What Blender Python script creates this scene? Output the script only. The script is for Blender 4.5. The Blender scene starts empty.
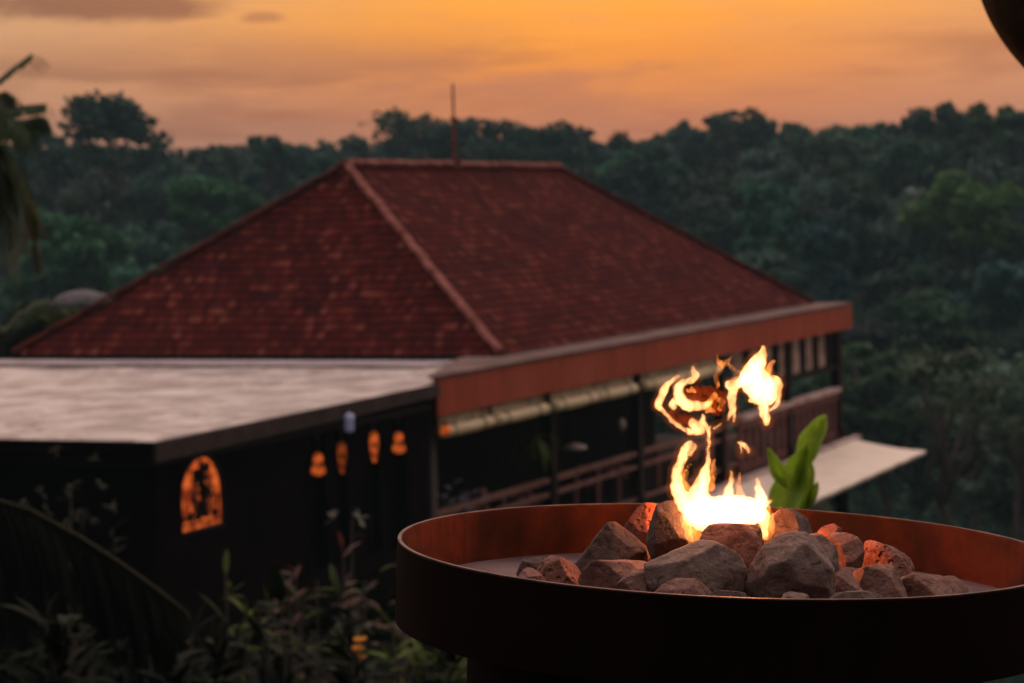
import bpy, math, random
import numpy as np
from mathutils import Vector, Matrix

S = bpy.context.scene
COL = S.collection
ZC = 1.65                      # eye height above the terrace; all layout below is relative to the eye

# ------------------------------------------------------------------ camera
F, PITCH, ROLL = 2400.0, 0.056, -0.025
cam_d = bpy.data.cameras.new('camera')
cam = bpy.data.objects.new('camera', cam_d); COL.objects.link(cam)
cam_d.sensor_width = 36.0; cam_d.lens = 36.0*F/1024.0
cam_d.clip_start = 0.1; cam_d.clip_end = 3000
_fw = Vector((0, math.cos(PITCH), -math.sin(PITCH))); _r = Vector((1, 0, 0)); _u = _r.cross(_fw)
cr, sr = math.cos(ROLL), math.sin(ROLL)
_R = _r*cr + _u*sr; _U = -_r*sr + _u*cr
M = Matrix((( _R.x, _U.x, -_fw.x), (_R.y, _U.y, -_fw.y), (_R.z, _U.z, -_fw.z)))
cam.matrix_world = Matrix.Translation((0, 0, ZC)) @ M.to_4x4()
cam_d.dof.use_dof = True; cam_d.dof.focus_distance = 3.5; cam_d.dof.aperture_fstop = 8.2
S.camera = cam

# ------------------------------------------------------------------ render settings
S.render.engine = 'CYCLES'
S.view_settings.view_transform = 'Standard'; S.view_settings.look = 'None'
S.view_settings.exposure = 0.0; S.view_settings.gamma = 1.0
cy = S.cycles
cy.use_denoising = True
cy.max_bounces = 6; cy.diffuse_bounces = 3; cy.glossy_bounces = 2; cy.transmission_bounces = 3
cy.volume_bounces = 1; cy.transparent_max_bounces = 16
cy.sample_clamp_indirect = 0.8; cy.sample_clamp_direct = 0.0
cy.caustics_reflective = False; cy.caustics_refractive = False

# ------------------------------------------------------------------ node helpers
class NT:
    def __init__(s, tree): s.t = tree; s.n = tree.nodes; s.l = tree.links
    def node(s, typ, **kw):
        n = s.n.new(typ)
        for k, v in kw.items(): setattr(n, k, v)
        return n
    def put(s, sock, v):
        if isinstance(v, bpy.types.NodeSocket): s.l.new(v, sock)
        elif v is not None: sock.default_value = v
    def math(s, op, a, b=None, c=None, clamp=False):
        n = s.node('ShaderNodeMath', operation=op); n.use_clamp = clamp
        s.put(n.inputs[0], a)
        if b is not None: s.put(n.inputs[1], b)
        if c is not None: s.put(n.inputs[2], c)
        return n.outputs[0]
    def mix(s, f, a, b, blend='MIX'):
        n = s.node('ShaderNodeMix', data_type='RGBA', blend_type=blend)
        s.put(n.inputs[0], f); s.put(n.inputs[6], a if not isinstance(a, tuple) else (*a[:3], 1)); s.put(n.inputs[7], b if not isinstance(b, tuple) else (*b[:3], 1))
        return n.outputs[2]
    def ramp(s, f, stops, interp='LINEAR'):
        n = s.node('ShaderNodeValToRGB'); n.color_ramp.interpolation = interp
        e = n.color_ramp.elements
        while len(e) > 1: e.remove(e[-1])
        for i, (p, c) in enumerate(stops):
            x = e[0] if i == 0 else e.new(p)
            x.position = p; x.color = (*c, 1) if len(c) == 3 else c
        s.put(n.inputs[0], f); return n.outputs[0]
    def noise(s, vec, scale, detail=4, rough=.55, dist=0):
        n = s.node('ShaderNodeTexNoise'); s.put(n.inputs['Vector'], vec)
        n.inputs['Scale'].default_value = scale; n.inputs['Detail'].default_value = detail
        n.inputs['Roughness'].default_value = rough; n.inputs['Distortion'].default_value = dist
        return n.outputs[0]
    def mapping(s, vec, scale=(1, 1, 1), loc=(0, 0, 0), rot=(0, 0, 0)):
        n = s.node('ShaderNodeMapping'); s.put(n.inputs[0], vec)
        n.inputs['Scale'].default_value = scale; n.inputs['Location'].default_value = loc; n.inputs['Rotation'].default_value = rot
        return n.outputs[0]
    def sm(s, x, a, b):          # smoothstep a..b
        n = s.node('ShaderNodeMapRange', interpolation_type='SMOOTHSTEP')
        s.put(n.inputs[0], x); n.inputs[1].default_value = a; n.inputs[2].default_value = b
        return n.outputs[0]

# ------------------------------------------------------------------ world: afterglow of a sunset
SUN_EL, SUN_AZ = math.radians(2.0), math.radians(4.0)
w = bpy.data.worlds.new('World'); S.world = w; w.use_nodes = True
w.node_tree.nodes.clear(); nt = NT(w.node_tree)
tc = nt.node('ShaderNodeTexCoord'); sep = nt.node('ShaderNodeSeparateXYZ'); nt.put(sep.inputs[0], tc.outputs['Generated'])
X, Y, Z = sep.outputs
st = nt.noise(nt.mapping(tc.outputs['Generated'], (5, 5, 42)), 1.6, 4, .55, .5)
st2 = nt.noise(nt.mapping(tc.outputs['Generated'], (9, 9, 110), (3, 1, 4)), 1.3, 5, .6, .7)
el = nt.math('ADD', Z, nt.math('MULTIPLY', nt.math('SUBTRACT', st, .5), .022))
el = nt.math('ADD', el, nt.math('MULTIPLY', nt.math('ABSOLUTE', nt.math('SUBTRACT', X, .04)), -.06))
base = nt.ramp(nt.math('DIVIDE', el, 1.0), [
    (0.0, (.06, .045, .04)), (0.012, (.28, .14, .10)), (.028, (.38, .175, .112)), (.044, (.48, .205, .095)),
    (.060, (.70, .27, .058)), (.080, (.90, .38, .065)), (.12, (.84, .44, .20)), (.30, (.80, .60, .52)),
    (.60, (1.28, 1.03, .98)), (1.0, (1.30, 1.10, 1.12))])
# paler, greyer to the left and right of the glow
side = nt.sm(nt.math('ABSOLUTE', nt.math('SUBTRACT', X, .035)), .03, .25)
pale = nt.ramp(Z, [(0.0, (.20, .11, .09)), (.02, (.42, .22, .15)), (.06, (.58, .32, .19)), (.09, (.72, .42, .24)), (.3, (.80, .60, .52)), (.6, (1.28, 1.03, .98)), (1, (1.30, 1.10, 1.12))])
skyc = nt.mix(nt.math('MULTIPLY', side, .95), base, pale)
smoke = nt.noise(nt.mapping(tc.outputs['Generated'], (6, 6, 26), (2, 0, .35)), 1.25, 5, .6, .6)
band = nt.math('MULTIPLY', nt.sm(Z, .025, .040), nt.math('SUBTRACT', 1.0, nt.sm(Z, .055, .078)))
skyc = nt.mix(nt.math('MULTIPLY', nt.math('MULTIPLY', nt.sm(smoke, .42, .60), band), .85), skyc, (.29, .15, .11))
hi = nt.sm(nt.noise(nt.mapping(tc.outputs['Generated'], (5, 5, 34), (7, 0, 1.5)), 1.4, 4, .6, .4), .45, .62)
skyc = nt.mix(nt.math('MULTIPLY', nt.math('MULTIPLY', hi, nt.sm(Z, .055, .075)), .35), skyc, (.60, .31, .16))
streak = nt.sm(st2, .50, .72)
low = nt.math('SUBTRACT', 1.0, nt.sm(Z, .045, .085))
skyc = nt.mix(nt.math('MULTIPLY', nt.math('MULTIPLY', streak, low), .75), skyc, (.25, .115, .08))
# one long dark cloud high on the left, with a small scrap beside it
def cloud(cx, cz, rx, rz, dens):
    dx = nt.math('DIVIDE', nt.math('SUBTRACT', X, cx), rx); dz = nt.math('DIVIDE', nt.math('SUBTRACT', Z, cz), rz)
    r = nt.math('SQRT', nt.math('ADD', nt.math('MULTIPLY', dx, dx), nt.math('MULTIPLY', dz, dz)))
    r = nt.math('ADD', r, nt.math('MULTIPLY', nt.math('SUBTRACT', nt.noise(nt.mapping(tc.outputs['Generated'], (20, 20, 80)), 1.6, 5, .6), .5), 1.5))
    return nt.math('MULTIPLY', nt.math('SUBTRACT', 1.0, nt.sm(r, .45, 1.15)), dens)
dimmer = nt.math('ADD', .80, nt.math('MULTIPLY', nt.sm(Z, .07, .25), .20))
skyc = nt.mix(1.0, skyc, dimmer, 'MULTIPLY')
skyc = nt.mix(cloud(-.172, .0865, .062, .0080, .97), skyc, (.150, .078, .070))
skyc = nt.mix(cloud(-.099, .0803, .010, .0026, .75), skyc, (.26, .12, .08))
back = nt.sm(nt.math('ADD', Y, nt.math('MULTIPLY', Z, .95)), .05, .75)      # the side away from the sunset is already dark
skyc = nt.mix(back, nt.mix(.93, skyc, (.030, .034, .05)), skyc)
nish = nt.node('ShaderNodeTexSky', sky_type='NISHITA'); nish.sun_disc = False
nish.sun_elevation = SUN_EL; nish.sun_rotation = SUN_AZ; nish.air_density = 1.5; nish.dust_density = 3
bg1 = nt.node('ShaderNodeBackground'); nt.put(bg1.inputs[0], skyc); bg1.inputs[1].default_value = 1.0
bg2 = nt.node('ShaderNodeBackground'); nt.put(bg2.inputs[0], nish.outputs[0]); bg2.inputs[1].default_value = .025
add = nt.node('ShaderNodeAddShader'); nt.l.new(bg1.outputs[0], add.inputs[0]); nt.l.new(bg2.outputs[0], add.inputs[1])
out = nt.node('ShaderNodeOutputWorld'); nt.l.new(add.outputs[0], out.inputs[0])

dusk_fill_d = bpy.data.lights.new('sun', 'SUN'); dusk_fill_d.energy = .25; dusk_fill_d.angle = math.radians(40); dusk_fill_d.color = (1, .72, .5)  # added soft fill from high in front; the real one has set
sun = bpy.data.objects.new('sun', dusk_fill_d); COL.objects.link(sun)
_s = Vector((math.sin(.5)*.7, math.cos(.5)*.7, .9)).normalized()
sun.rotation_euler = _s.to_track_quat('Z', 'Y').to_euler()

# ------------------------------------------------------------------ object helpers
BASE = {}
def props(o, label=None, cat=None, group=None, kind=None):
    if label: o['label'] = label
    if cat: o['category'] = cat
    if group: o['group'] = group
    if kind: o['kind'] = kind
    return o
def thing(name, loc, label, cat, group=None):
    o = bpy.data.objects.new(name, None); COL.objects.link(o)
    o.empty_display_size = .2
    o.location = (loc[0], loc[1], loc[2]+ZC); BASE[o] = np.array(loc, float)
    return props(o, label, cat, group)
def link(name, V, faces, mat, parent=None, base=None, smooth=False, cols=None, uv=None):
    """V in eye-relative world coordinates."""
    V = np.asarray(V, float).reshape(-1, 3)
    b = BASE[parent] if parent is not None else np.array(base if base is not None else (0, 0, 0), float)
    me = bpy.data.meshes.new(name)
    Vl = V - b
    if isinstance(faces, np.ndarray) and faces.ndim == 2:
        n, k = faces.shape
        me.vertices.add(len(Vl)); me.vertices.foreach_set('co', Vl.astype(np.float32).ravel())
        me.loops.add(n*k); me.loops.foreach_set('vertex_index', faces.astype(np.int32).ravel())
        me.polygons.add(n); me.polygons.foreach_set('loop_start', np.arange(0, n*k, k, dtype=np.int32))
        me.update(calc_edges=True)
    else:
        me.from_pydata([tuple(v) for v in Vl], [], [tuple(f) for f in faces])
    if cols is not None:
        a = me.attributes.new('tint', 'FLOAT_COLOR', 'POINT')
        c = np.ones((len(Vl), 4), np.float32); c[:, :3] = cols
        a.data.foreach_set('color', c.ravel())
    if uv is not None:
        u = me.uv_layers.new(name='uv')
        idx = np.empty(len(me.loops), np.int32); me.loops.foreach_get('vertex_index', idx)
        u.data.foreach_set('uv', np.asarray(uv, np.float32)[idx].ravel())
    me.validate(); me.update()
    if smooth: me.polygons.foreach_set('use_smooth', np.ones(len(me.polygons), bool))
    if mat: me.materials.append(mat)
    o = bpy.data.objects.new(name, me); COL.objects.link(o)
    if parent is not None: o.parent = parent; BASE[o] = b
    else: o.location = (b[0], b[1], b[2]+ZC); BASE[o] = b
    return o
class MB:
    def __init__(s): s.v = []; s.f = []
    def add(s, vs, fs):
        k = len(s.v); s.v += [np.asarray(v, float) for v in vs]; s.f += [tuple(i+k for i in f) for f in fs]; return s
    def hexa(s, p):              # 8 corners: bottom 4 ccw, top 4 ccw
        return s.add(p, [(0, 3, 2, 1), (4, 5, 6, 7), (0, 1, 5, 4), (1, 2, 6, 5), (2, 3, 7, 6), (3, 0, 4, 7)])
    def tube(s, pts, rad, n=8, cap=True):
        pts = [np.asarray(p, float) for p in pts]
        if not hasattr(rad, '__len__'): rad = [rad]*len(pts)
        rings = []
        up = np.array([0.13, .21, .97])
        for i, p in enumerate(pts):
            t = pts[min(i+1, len(pts)-1)] - pts[max(i-1, 0)]; t = t/(np.linalg.norm(t)+1e-9)
            a = np.cross(t, up); 
            if np.linalg.norm(a) < .1: a = np.cross(t, [1, 0, 0])
            a /= np.linalg.norm(a); b = np.cross(t, a)
            rings.append([p + rad[i]*(math.cos(q)*a+math.sin(q)*b) for q in np.linspace(0, 2*math.pi, n, endpoint=False)])
        vs = [v for r in rings for v in r]; fs = []
        for i in range(len(pts)-1):
            for j in range(n):
                fs.append((i*n+j, i*n+(j+1) % n, (i+1)*n+(j+1) % n, (i+1)*n+j))
        if cap: fs.append(tuple(range(n))[::-1]); fs.append(tuple((len(pts)-1)*n+j for j in range(n)))
        return s.add(vs, fs)
    def box(s, c, h):            # axis aligned
        x, y, z = c; a, b, d = h
        return s.hexa([(x-a, y-b, z-d), (x+a, y-b, z-d), (x+a, y+b, z-d), (x-a, y+b, z-d), (x-a, y-b, z+d), (x+a, y-b, z+d), (x+a, y+b, z+d), (x-a, y+b, z+d)])
    def lathe(s, c, prof, n=24):
        c = np.asarray(c, float); vs = []; fs = []
        for r, z in prof:
            vs += [c + np.array([r*math.cos(q), r*math.sin(q), z]) for q in np.linspace(0, 2*math.pi, n, endpoint=False)]
        for i in range(len(prof)-1):
            for j in range(n): fs.append((i*n+j, i*n+(j+1) % n, (i+1)*n+(j+1) % n, (i+1)*n+j))
        fs.append(tuple(range(n))[::-1]); fs.append(tuple((len(prof)-1)*n+j for j in range(n)))
        return s.add(vs, fs)
    def build(s, name, mat, parent=None, base=None, smooth=False, uv=None):
        return link(name, np.array(s.v), s.f, mat, parent, base, smooth, uv=uv)
def ray(x, y):
    a = x-512.; b = y-341.5
    u = cr*a+sr*b; v = -sr*a+cr*b
    X_, Y_, Z_ = u/F, 1., -v/F; c, s_ = math.cos(PITCH), math.sin(PITCH)
    return np.array([X_, Y_*c+Z_*s_, -Y_*s_+Z_*c])
def P(x, y, depth):              # the point seen there at that distance ahead
    r = ray(x, y); return r/r[1]*depth

# ------------------------------------------------------------------ materials
def mat(name, col, rough=.7, bump=None, var=None, spec=.08, metal=0., emis=None, vec='Object', tint=False, transl=0.):
    """bump=(scale, strength, distance) ; var=(scale, other colour, lo, hi)"""
    m = bpy.data.materials.new(name); m.use_nodes = True; t = NT(m.node_tree)
    b = m.node_tree.nodes['Principled BSDF']; o = m.node_tree.nodes['Material Output']
    co = t.node('ShaderNodeTexCoord').outputs[vec]
    c = (*col, 1)
    b.inputs['Roughness'].default_value = rough; b.inputs['Specular IOR Level'].default_value = spec; b.inputs['Metallic'].default_value = metal
    cs = None
    if var:
        cs = t.mix(t.sm(t.noise(co, var[0], 5, .6), var[2], var[3]), tuple(col), tuple(var[1]))
    if tint:
        a = t.node('ShaderNodeAttribute', attribute_name='tint').outputs['Color']
        cs = t.mix(1.0, cs if cs is not None else c, a, 'MULTIPLY')
    if cs is not None: t.put(b.inputs['Base Color'], cs)
    else: b.inputs['Base Color'].default_value = c
    if bump:
        bn = t.node('ShaderNodeBump'); bn.inputs['Strength'].default_value = bump[1]; bn.inputs['Distance'].default_value = bump[2]
        t.put(bn.inputs['Height'], t.noise(co, bump[0], 6, .62)); t.put(b.inputs['Normal'], bn.outputs[0])
    if emis:
        b.inputs['Emission Color'].default_value = (*emis[0], 1); b.inputs['Emission Strength'].default_value = emis[1]
    if transl:
        tr = t.node('ShaderNodeBsdfTranslucent')
        if cs is not None: t.put(tr.inputs[0], cs)
        else: tr.inputs[0].default_value = c
        mx = t.node('ShaderNodeMixShader'); mx.inputs[0].default_value = transl
        t.l.new(b.outputs[0], mx.inputs[1]); t.l.new(tr.outputs[0], mx.inputs[2]); t.l.new(mx.outputs[0], o.inputs[0])
    return m
M_ = {}
M_['leaf'] = mat('foliage', (.044, .095, .066), .6, tint=True, transl=.3, spec=.12)  # leaf colour made tealer to carry part of the haze
M_['bark'] = mat('bark', (.13, .10, .085), .9, (3, .5, .05), (1.5, (.07, .055, .045), .3, .7))
M_['palebark'] = mat('pale_bark', (.34, .27, .24), .9, (3, .5, .05), (1.5, (.2, .16, .14), .3, .7))
M_['soil'] = mat('soil', (.022, .024, .014), .95, (.7, .6, .3), (.15, (.03, .05, .02), .35, .65))
M_['stone_floor'] = mat('terrace_stone', (.12, .11, .10), .8, (6, .3, .01), (2, (.07, .065, .06), .3, .7))
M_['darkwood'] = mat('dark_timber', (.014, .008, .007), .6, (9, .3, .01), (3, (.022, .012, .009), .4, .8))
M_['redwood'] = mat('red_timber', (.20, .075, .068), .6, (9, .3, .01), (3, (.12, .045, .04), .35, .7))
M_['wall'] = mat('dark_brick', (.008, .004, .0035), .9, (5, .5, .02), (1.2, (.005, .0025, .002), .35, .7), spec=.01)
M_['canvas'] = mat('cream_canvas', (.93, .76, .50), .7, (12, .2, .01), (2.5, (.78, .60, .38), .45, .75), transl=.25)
M_['concrete'] = mat('pale_concrete', (.46, .39, .40), .6, (5, .3, .01), (1.4, (.24, .19, .19), .35, .7))
M_['pinkstone'] = mat('pink_slab', (.72, .54, .50), .6, (5, .3, .01), (1.4, (.36, .22, .21), .35, .7))
M_['iron'] = mat('iron', (.05, .04, .045), .5, None, None, .5, .6)
M_['white'] = mat('white_glaze', (.75, .74, .78), .4)
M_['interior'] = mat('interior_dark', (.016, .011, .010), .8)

# fascia: painted terracotta board with weather streaks
def fascia_mat():
    m = mat('terracotta_paint', (.42, .105, .060), .62); t = NT(m.node_tree); b = t.n['Principled BSDF']
    co = t.node('ShaderNodeTexCoord').outputs['Object']
    n1 = t.noise(t.mapping(co, (1.2, 1.2, .35)), 1.6, 6, .65); n2 = t.noise(co, .5, 3)
    c = t.mix(t.sm(n1, .35, .8), (.44, .085, .044), (.29, .055, .032)); c = t.mix(t.math('MULTIPLY', t.sm(n2, .5, .7), .5), c, (.50, .12, .07))
    t.put(b.inputs['Base Color'], c)
    bn = t.node('ShaderNodeBump'); bn.inputs['Strength'].default_value = .3; bn.inputs['Distance'].default_value = .01
    t.put(bn.inputs['Height'], t.noise(co, 7, 5)); t.put(b.inputs['Normal'], bn.outputs[0]); return m
M_['fascia'] = fascia_mat()
# roof tiles: UV in metres, rows of rounded clay tiles
def tile_mat():
    m = mat('clay_tiles', (.2, .05, .04), .9, spec=.02); t = NT(m.node_tree); b = t.n['Principled BSDF']
    uv = t.node('ShaderNodeTexCoord').outputs['UV']
    sp = t.node('ShaderNodeSeparateXYZ'); t.put(sp.inputs[0], uv)
    wob = t.math('MULTIPLY', t.math('SUBTRACT', t.noise(uv, .5, 2), .5), .20)
    v = t.math('ADD', t.math('DIVIDE', sp.outputs[1], .26), wob); u = t.math('DIVIDE', sp.outputs[0], .15)
    row = t.math('FLOOR', v); fu = t.math('ADD', u, t.math('MULTIPLY', t.math('MODULO', row, 2.0), .5))
    cu = t.math('FLOOR', fu)
    cmb = t.node('ShaderNodeCombineXYZ'); t.put(cmb.inputs[0], cu); t.put(cmb.inputs[1], row)
    wn = t.node('ShaderNodeTexWhiteNoise', noise_dimensions='2D'); t.put(wn.inputs['Vector'], cmb.outputs[0])
    rnd = wn.outputs['Value']
    c = t.ramp(rnd, [(0, (.052, .0085, .008)), (.4, (.078, .0115, .0095)), (.75, (.100, .0155, .0115)), (.93, (.145, .027, .017)), (1, (.20, .055, .037))])
    big = t.noise(t.mapping(uv, (.35, .8, 1)), 1.0, 6, .65)
    c = t.mix(t.math('MULTIPLY', t.sm(big, .44, .76), .6), c, (.018, .005, .007))
    fr0 = t.math('FRACT', v); c = t.mix(t.math('MULTIPLY', t.sm(fr0, .50, .92), .85), c, (.012, .003, .004))  # shade line between tile rows painted into the colour
    lich = t.noise(t.mapping(uv, (1, 1, 1), (9, 4, 0)), 2.2, 6, .7)
    c = t.mix(t.math('MULTIPLY', t.sm(lich, .58, .74), .45), c, (.15, .042, .036))
    t.put(b.inputs['Base Color'], c)
    fr = t.math('FRACT', v); fx = t.math('ABSOLUTE', t.math('SUBTRACT', t.math('FRACT', fu), .5))
    h = t.math('ADD', t.math('MULTIPLY', t.math('SUBTRACT', 1.0, fr), .8), t.math('MULTIPLY', t.sm(fx, .36, .5), -.5))
    h = t.math('ADD', h, t.math('MULTIPLY', rnd, .35))
    bn = t.node('ShaderNodeBump'); bn.inputs['Strength'].default_value = 1.0; bn.inputs['Distance'].default_value = .06
    t.put(bn.inputs['Height'], h); t.put(b.inputs['Normal'], bn.outputs[0]); return m
M_['tiles'] = tile_mat()
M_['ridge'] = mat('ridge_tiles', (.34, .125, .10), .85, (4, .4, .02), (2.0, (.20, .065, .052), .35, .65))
def flatroof_mat():
    m = mat('weathered_felt', (.5, .42, .38), .42, spec=.5); t = NT(m.node_tree); b = t.n['Principled BSDF']
    uv = t.node('ShaderNodeTexCoord').outputs['UV']
    n1 = t.noise(t.mapping(uv, (.45, .55, 1)), 1.9, 8, .72, .5); n2 = t.noise(t.mapping(uv, (.6, 1.3, 1), (5, 2, 0)), 1.1, 5, .6)
    n3 = t.noise(t.mapping(uv, (.7, .55, 1), (1, 8, 0)), 2.6, 7, .72, .8); n4 = t.noise(t.mapping(uv, (1.4, 1.0, 1), (4, 3, 0)), 3.2, 4, .6)
    c = t.mix(t.sm(n1, .42, .58), (.66, .545, .49), (.34, .255, .225))
    c = t.mix(t.math('MULTIPLY', t.sm(n3, .53, .62), .85), c, (.19, .10, .075))
    c = t.mix(t.math('MULTIPLY', t.sm(n4, .64, .72), .7), c, (.14, .075, .055))
    c = t.mix(t.math('MULTIPLY', t.sm(n2, .56, .70), .55), c, (.80, .70, .67))
    sx = t.node('ShaderNodeSeparateXYZ'); t.put(sx.inputs[0], uv)      # laid sheets with dark laps
    lap = t.math('ABSOLUTE', t.math('SUBTRACT', t.math('FRACT', t.math('DIVIDE', t.math('ADD', sx.outputs[1], t.math('MULTIPLY', n2, .15)), 1.1)), .5))
    c = t.mix(t.math('MULTIPLY', t.sm(lap, .46, .5), .45), c, (.22, .15, .13))
    t.put(b.inputs['Base Color'], c)
    bn = t.node('ShaderNodeBump'); bn.inputs['Strength'].default_value = .8; bn.inputs['Distance'].default_value = .10
    t.put(bn.inputs['Height'], t.math('ADD', n1, t.math('MULTIPLY', n3, .5))); t.put(b.inputs['Normal'], bn.outputs[0]); return m
M_['flat'] = flatroof_mat()
def steel_mat():
    m = mat('rusted_steel', (.2, .08, .05), .62, spec=.15); t = NT(m.node_tree); b = t.n['Principled BSDF']
    co = t.node('ShaderNodeTexCoord').outputs['Object']
    n1 = t.noise(co, 9, 7, .65, .3); n2 = t.noise(t.mapping(co, (1, 1, .12)), 22, 5, .6); n3 = t.noise(co, 120, 3)
    c = t.ramp(n1, [(.25, (.011, .0045, .0035)), (.45, (.040, .011, .006)), (.6, (.080, .019, .008)), (.8, (.028, .009, .006))])
    c = t.mix(t.math('MULTIPLY', t.sm(n2, .52, .72), .7), c, (.022, .011, .009))
    t.put(b.inputs['Base Color'], c); b.inputs['Metallic'].default_value = 0
    t.put(b.inputs['Roughness'], t.math('ADD', .42, t.math('MULTIPLY', n1, .35)))
    bn = t.node('ShaderNodeBump'); bn.inputs['Strength'].default_value = .35; bn.inputs['Distance'].default_value = .002
    t.put(bn.inputs['Height'], t.math('ADD', n3, n1)); t.put(b.inputs['Normal'], bn.outputs[0]); return m
M_['steel'] = steel_mat()
M_['shade_steel'] = mat('black_shaded_steel', (.008, .004, .0035), .6, (40, .3, .001), (6, (.013, .006, .0045), .4, .7), spec=.02)  # steel for the bowl's outside, its shade put into the black colour
def rock_mat(name, a, b_, c_, pit=0.):
    m = mat(name, a, .85, spec=.25); t = NT(m.node_tree); b = t.n['Principled BSDF']
    co = t.node('ShaderNodeTexCoord').outputs['Object']
    n1 = t.noise(co, 22, 6, .65, .3); n2 = t.noise(co, 95, 5, .7); n3 = t.noise(t.mapping(co, (1, 1, 2.2)), 48, 5, .6, 1.)
    c = t.mix(t.sm(n1, .35, .66), a, b_); c = t.mix(t.math('MULTIPLY', t.sm(n3, .54, .66), .7), c, c_)
    c = t.mix(t.math('MULTIPLY', t.sm(n2, .56, .74), .55), c, tuple(min(1, q*1.7) for q in b_))
    t.put(b.inputs['Base Color'], c)
    bn = t.node('ShaderNodeBump'); bn.inputs['Strength'].default_value = 1.0; bn.inputs['Distance'].default_value = .0055
    hgt = t.math('ADD', t.math('MULTIPLY', n1, .8), t.math('MULTIPLY', n2, .55))
    if pit: 
        vo = t.node('ShaderNodeTexVoronoi'); t.put(vo.inputs['Vector'], co); vo.inputs['Scale'].default_value = 85
        hgt = t.math('ADD', hgt, t.math('MULTIPLY', t.sm(vo.outputs['Distance'], .1, .45), pit))
    t.put(bn.inputs['Height'], hgt); t.put(b.inputs['Normal'], bn.outputs[0]); return m
M_['rock_grey'] = rock_mat('grey_stone', (.130, .080, .064), (.235, .158, .132), (.036, .021, .017))
M_['rock_pink'] = rock_mat('pinkish_stone', (.145, .066, .048), (.24, .125, .097), (.045, .019, .014))
M_['rock_dark'] = rock_mat('dark_stone', (.055, .034, .029), (.120, .078, .068), (.020, .012, .010))
M_['rock_red'] = rock_mat('red_pitted_stone', (.17, .065, .045), (.27, .115, .08), (.055, .022, .016), .9)
M_['ash'] = mat('ash_pan', (.15, .11, .115), .6, (60, .4, .003), (14, (.10, .07, .07), .35, .7))
def emit(name, col, s):
    m = bpy.data.materials.new(name); m.use_nodes = True; t = NT(m.node_tree); t.n.clear()
    e = t.node('ShaderNodeEmission'); e.inputs[0].default_value = (*col, 1); e.inputs[1].default_value = s
    o = t.node('ShaderNodeOutputMaterial'); t.l.new(e.outputs[0], o.inputs[0]); return m
def lit_wood():
    m = emit('lamplit_wood', (1, .2, .05), 1.); t = NT(m.node_tree); e = [n for n in t.n if n.type == 'EMISSION'][0]
    co = t.node('ShaderNodeTexCoord').outputs['Object']
    t.put(e.inputs[0], t.mix(t.sm(t.noise(co, 5, 4, .6), .38, .62), (.85, .15, .026), (.22, .026, .006))); e.inputs[1].default_value = .80
    return m
M_['litwood'] = lit_wood()
def lamp_mat(name, s):
    m = emit(name, (1.0, .17, .028), s); t = NT(m.node_tree); e = [n for n in t.n if n.type == 'EMISSION'][0]
    co = t.node('ShaderNodeTexCoord').outputs['Object']; lw = t.noise(co, 9, 3, .6)
    t.put(e.inputs[1], t.math('MULTIPLY', t.math('ADD', .12, t.sm(lw, .36, .62)), s)); return m
M_['lamp'] = lamp_mat('lamp_glow', .55)
M_['lampdim'] = lamp_mat('lamp_glow_dim', .22)
def flame_mat(name, col, s, absorb=None, mod=None):
    m = bpy.data.materials.new(name); m.use_nodes = True; t = NT(m.node_tree); t.n.clear()
    e = t.node('ShaderNodeEmission'); e.inputs[0].default_value = (*col, 1); e.inputs[1].default_value = s
    o = t.node('ShaderNodeOutputMaterial')
    if mod:                      # streaks of hotter and cooler gas
        co = t.node('ShaderNodeTexCoord').outputs['Object']
        nz = t.noise(t.mapping(co, (1, 1, .55)), mod[0], 3, .6, 1.2)
        t.put(e.inputs[1], t.math('MULTIPLY', t.math('ADD', mod[1], t.math('MULTIPLY', t.sm(nz, .38, .62), 1-mod[1])), s))
        m.cycles.volume_step_rate = .25
    if absorb:
        a = t.node('ShaderNodeVolumeAbsorption'); a.inputs[0].default_value = (.25, .02, .01, 1); a.inputs[1].default_value = absorb
        ad = t.node('ShaderNodeAddShader'); t.l.new(e.outputs[0], ad.inputs[0]); t.l.new(a.outputs[0], ad.inputs[1]); t.l.new(ad.outputs[0], o.inputs['Volume'])
    else: t.l.new(e.outputs[0], o.inputs['Volume'])
    return m
M_['flame'] = flame_mat('flame', (1., .46, .18), 260, mod=(70, .30))
M_['flame_core'] = flame_mat('flame_core', (1., .50, .22), 130)
M_['flame_orange'] = flame_mat('flame_orange', (1., .27, .045), 150, mod=(90, .12))
M_['flame_glow'] = flame_mat('flame_glow', (1., .20, .03), 3.5)
M_['flame_edge'] = flame_mat('flame_edge', (1., .34, .07), 60, mod=(60, .25))
M_['flame_red'] = flame_mat('flame_red', (1., .11, .012), 26, 60, mod=(110, .05))

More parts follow.
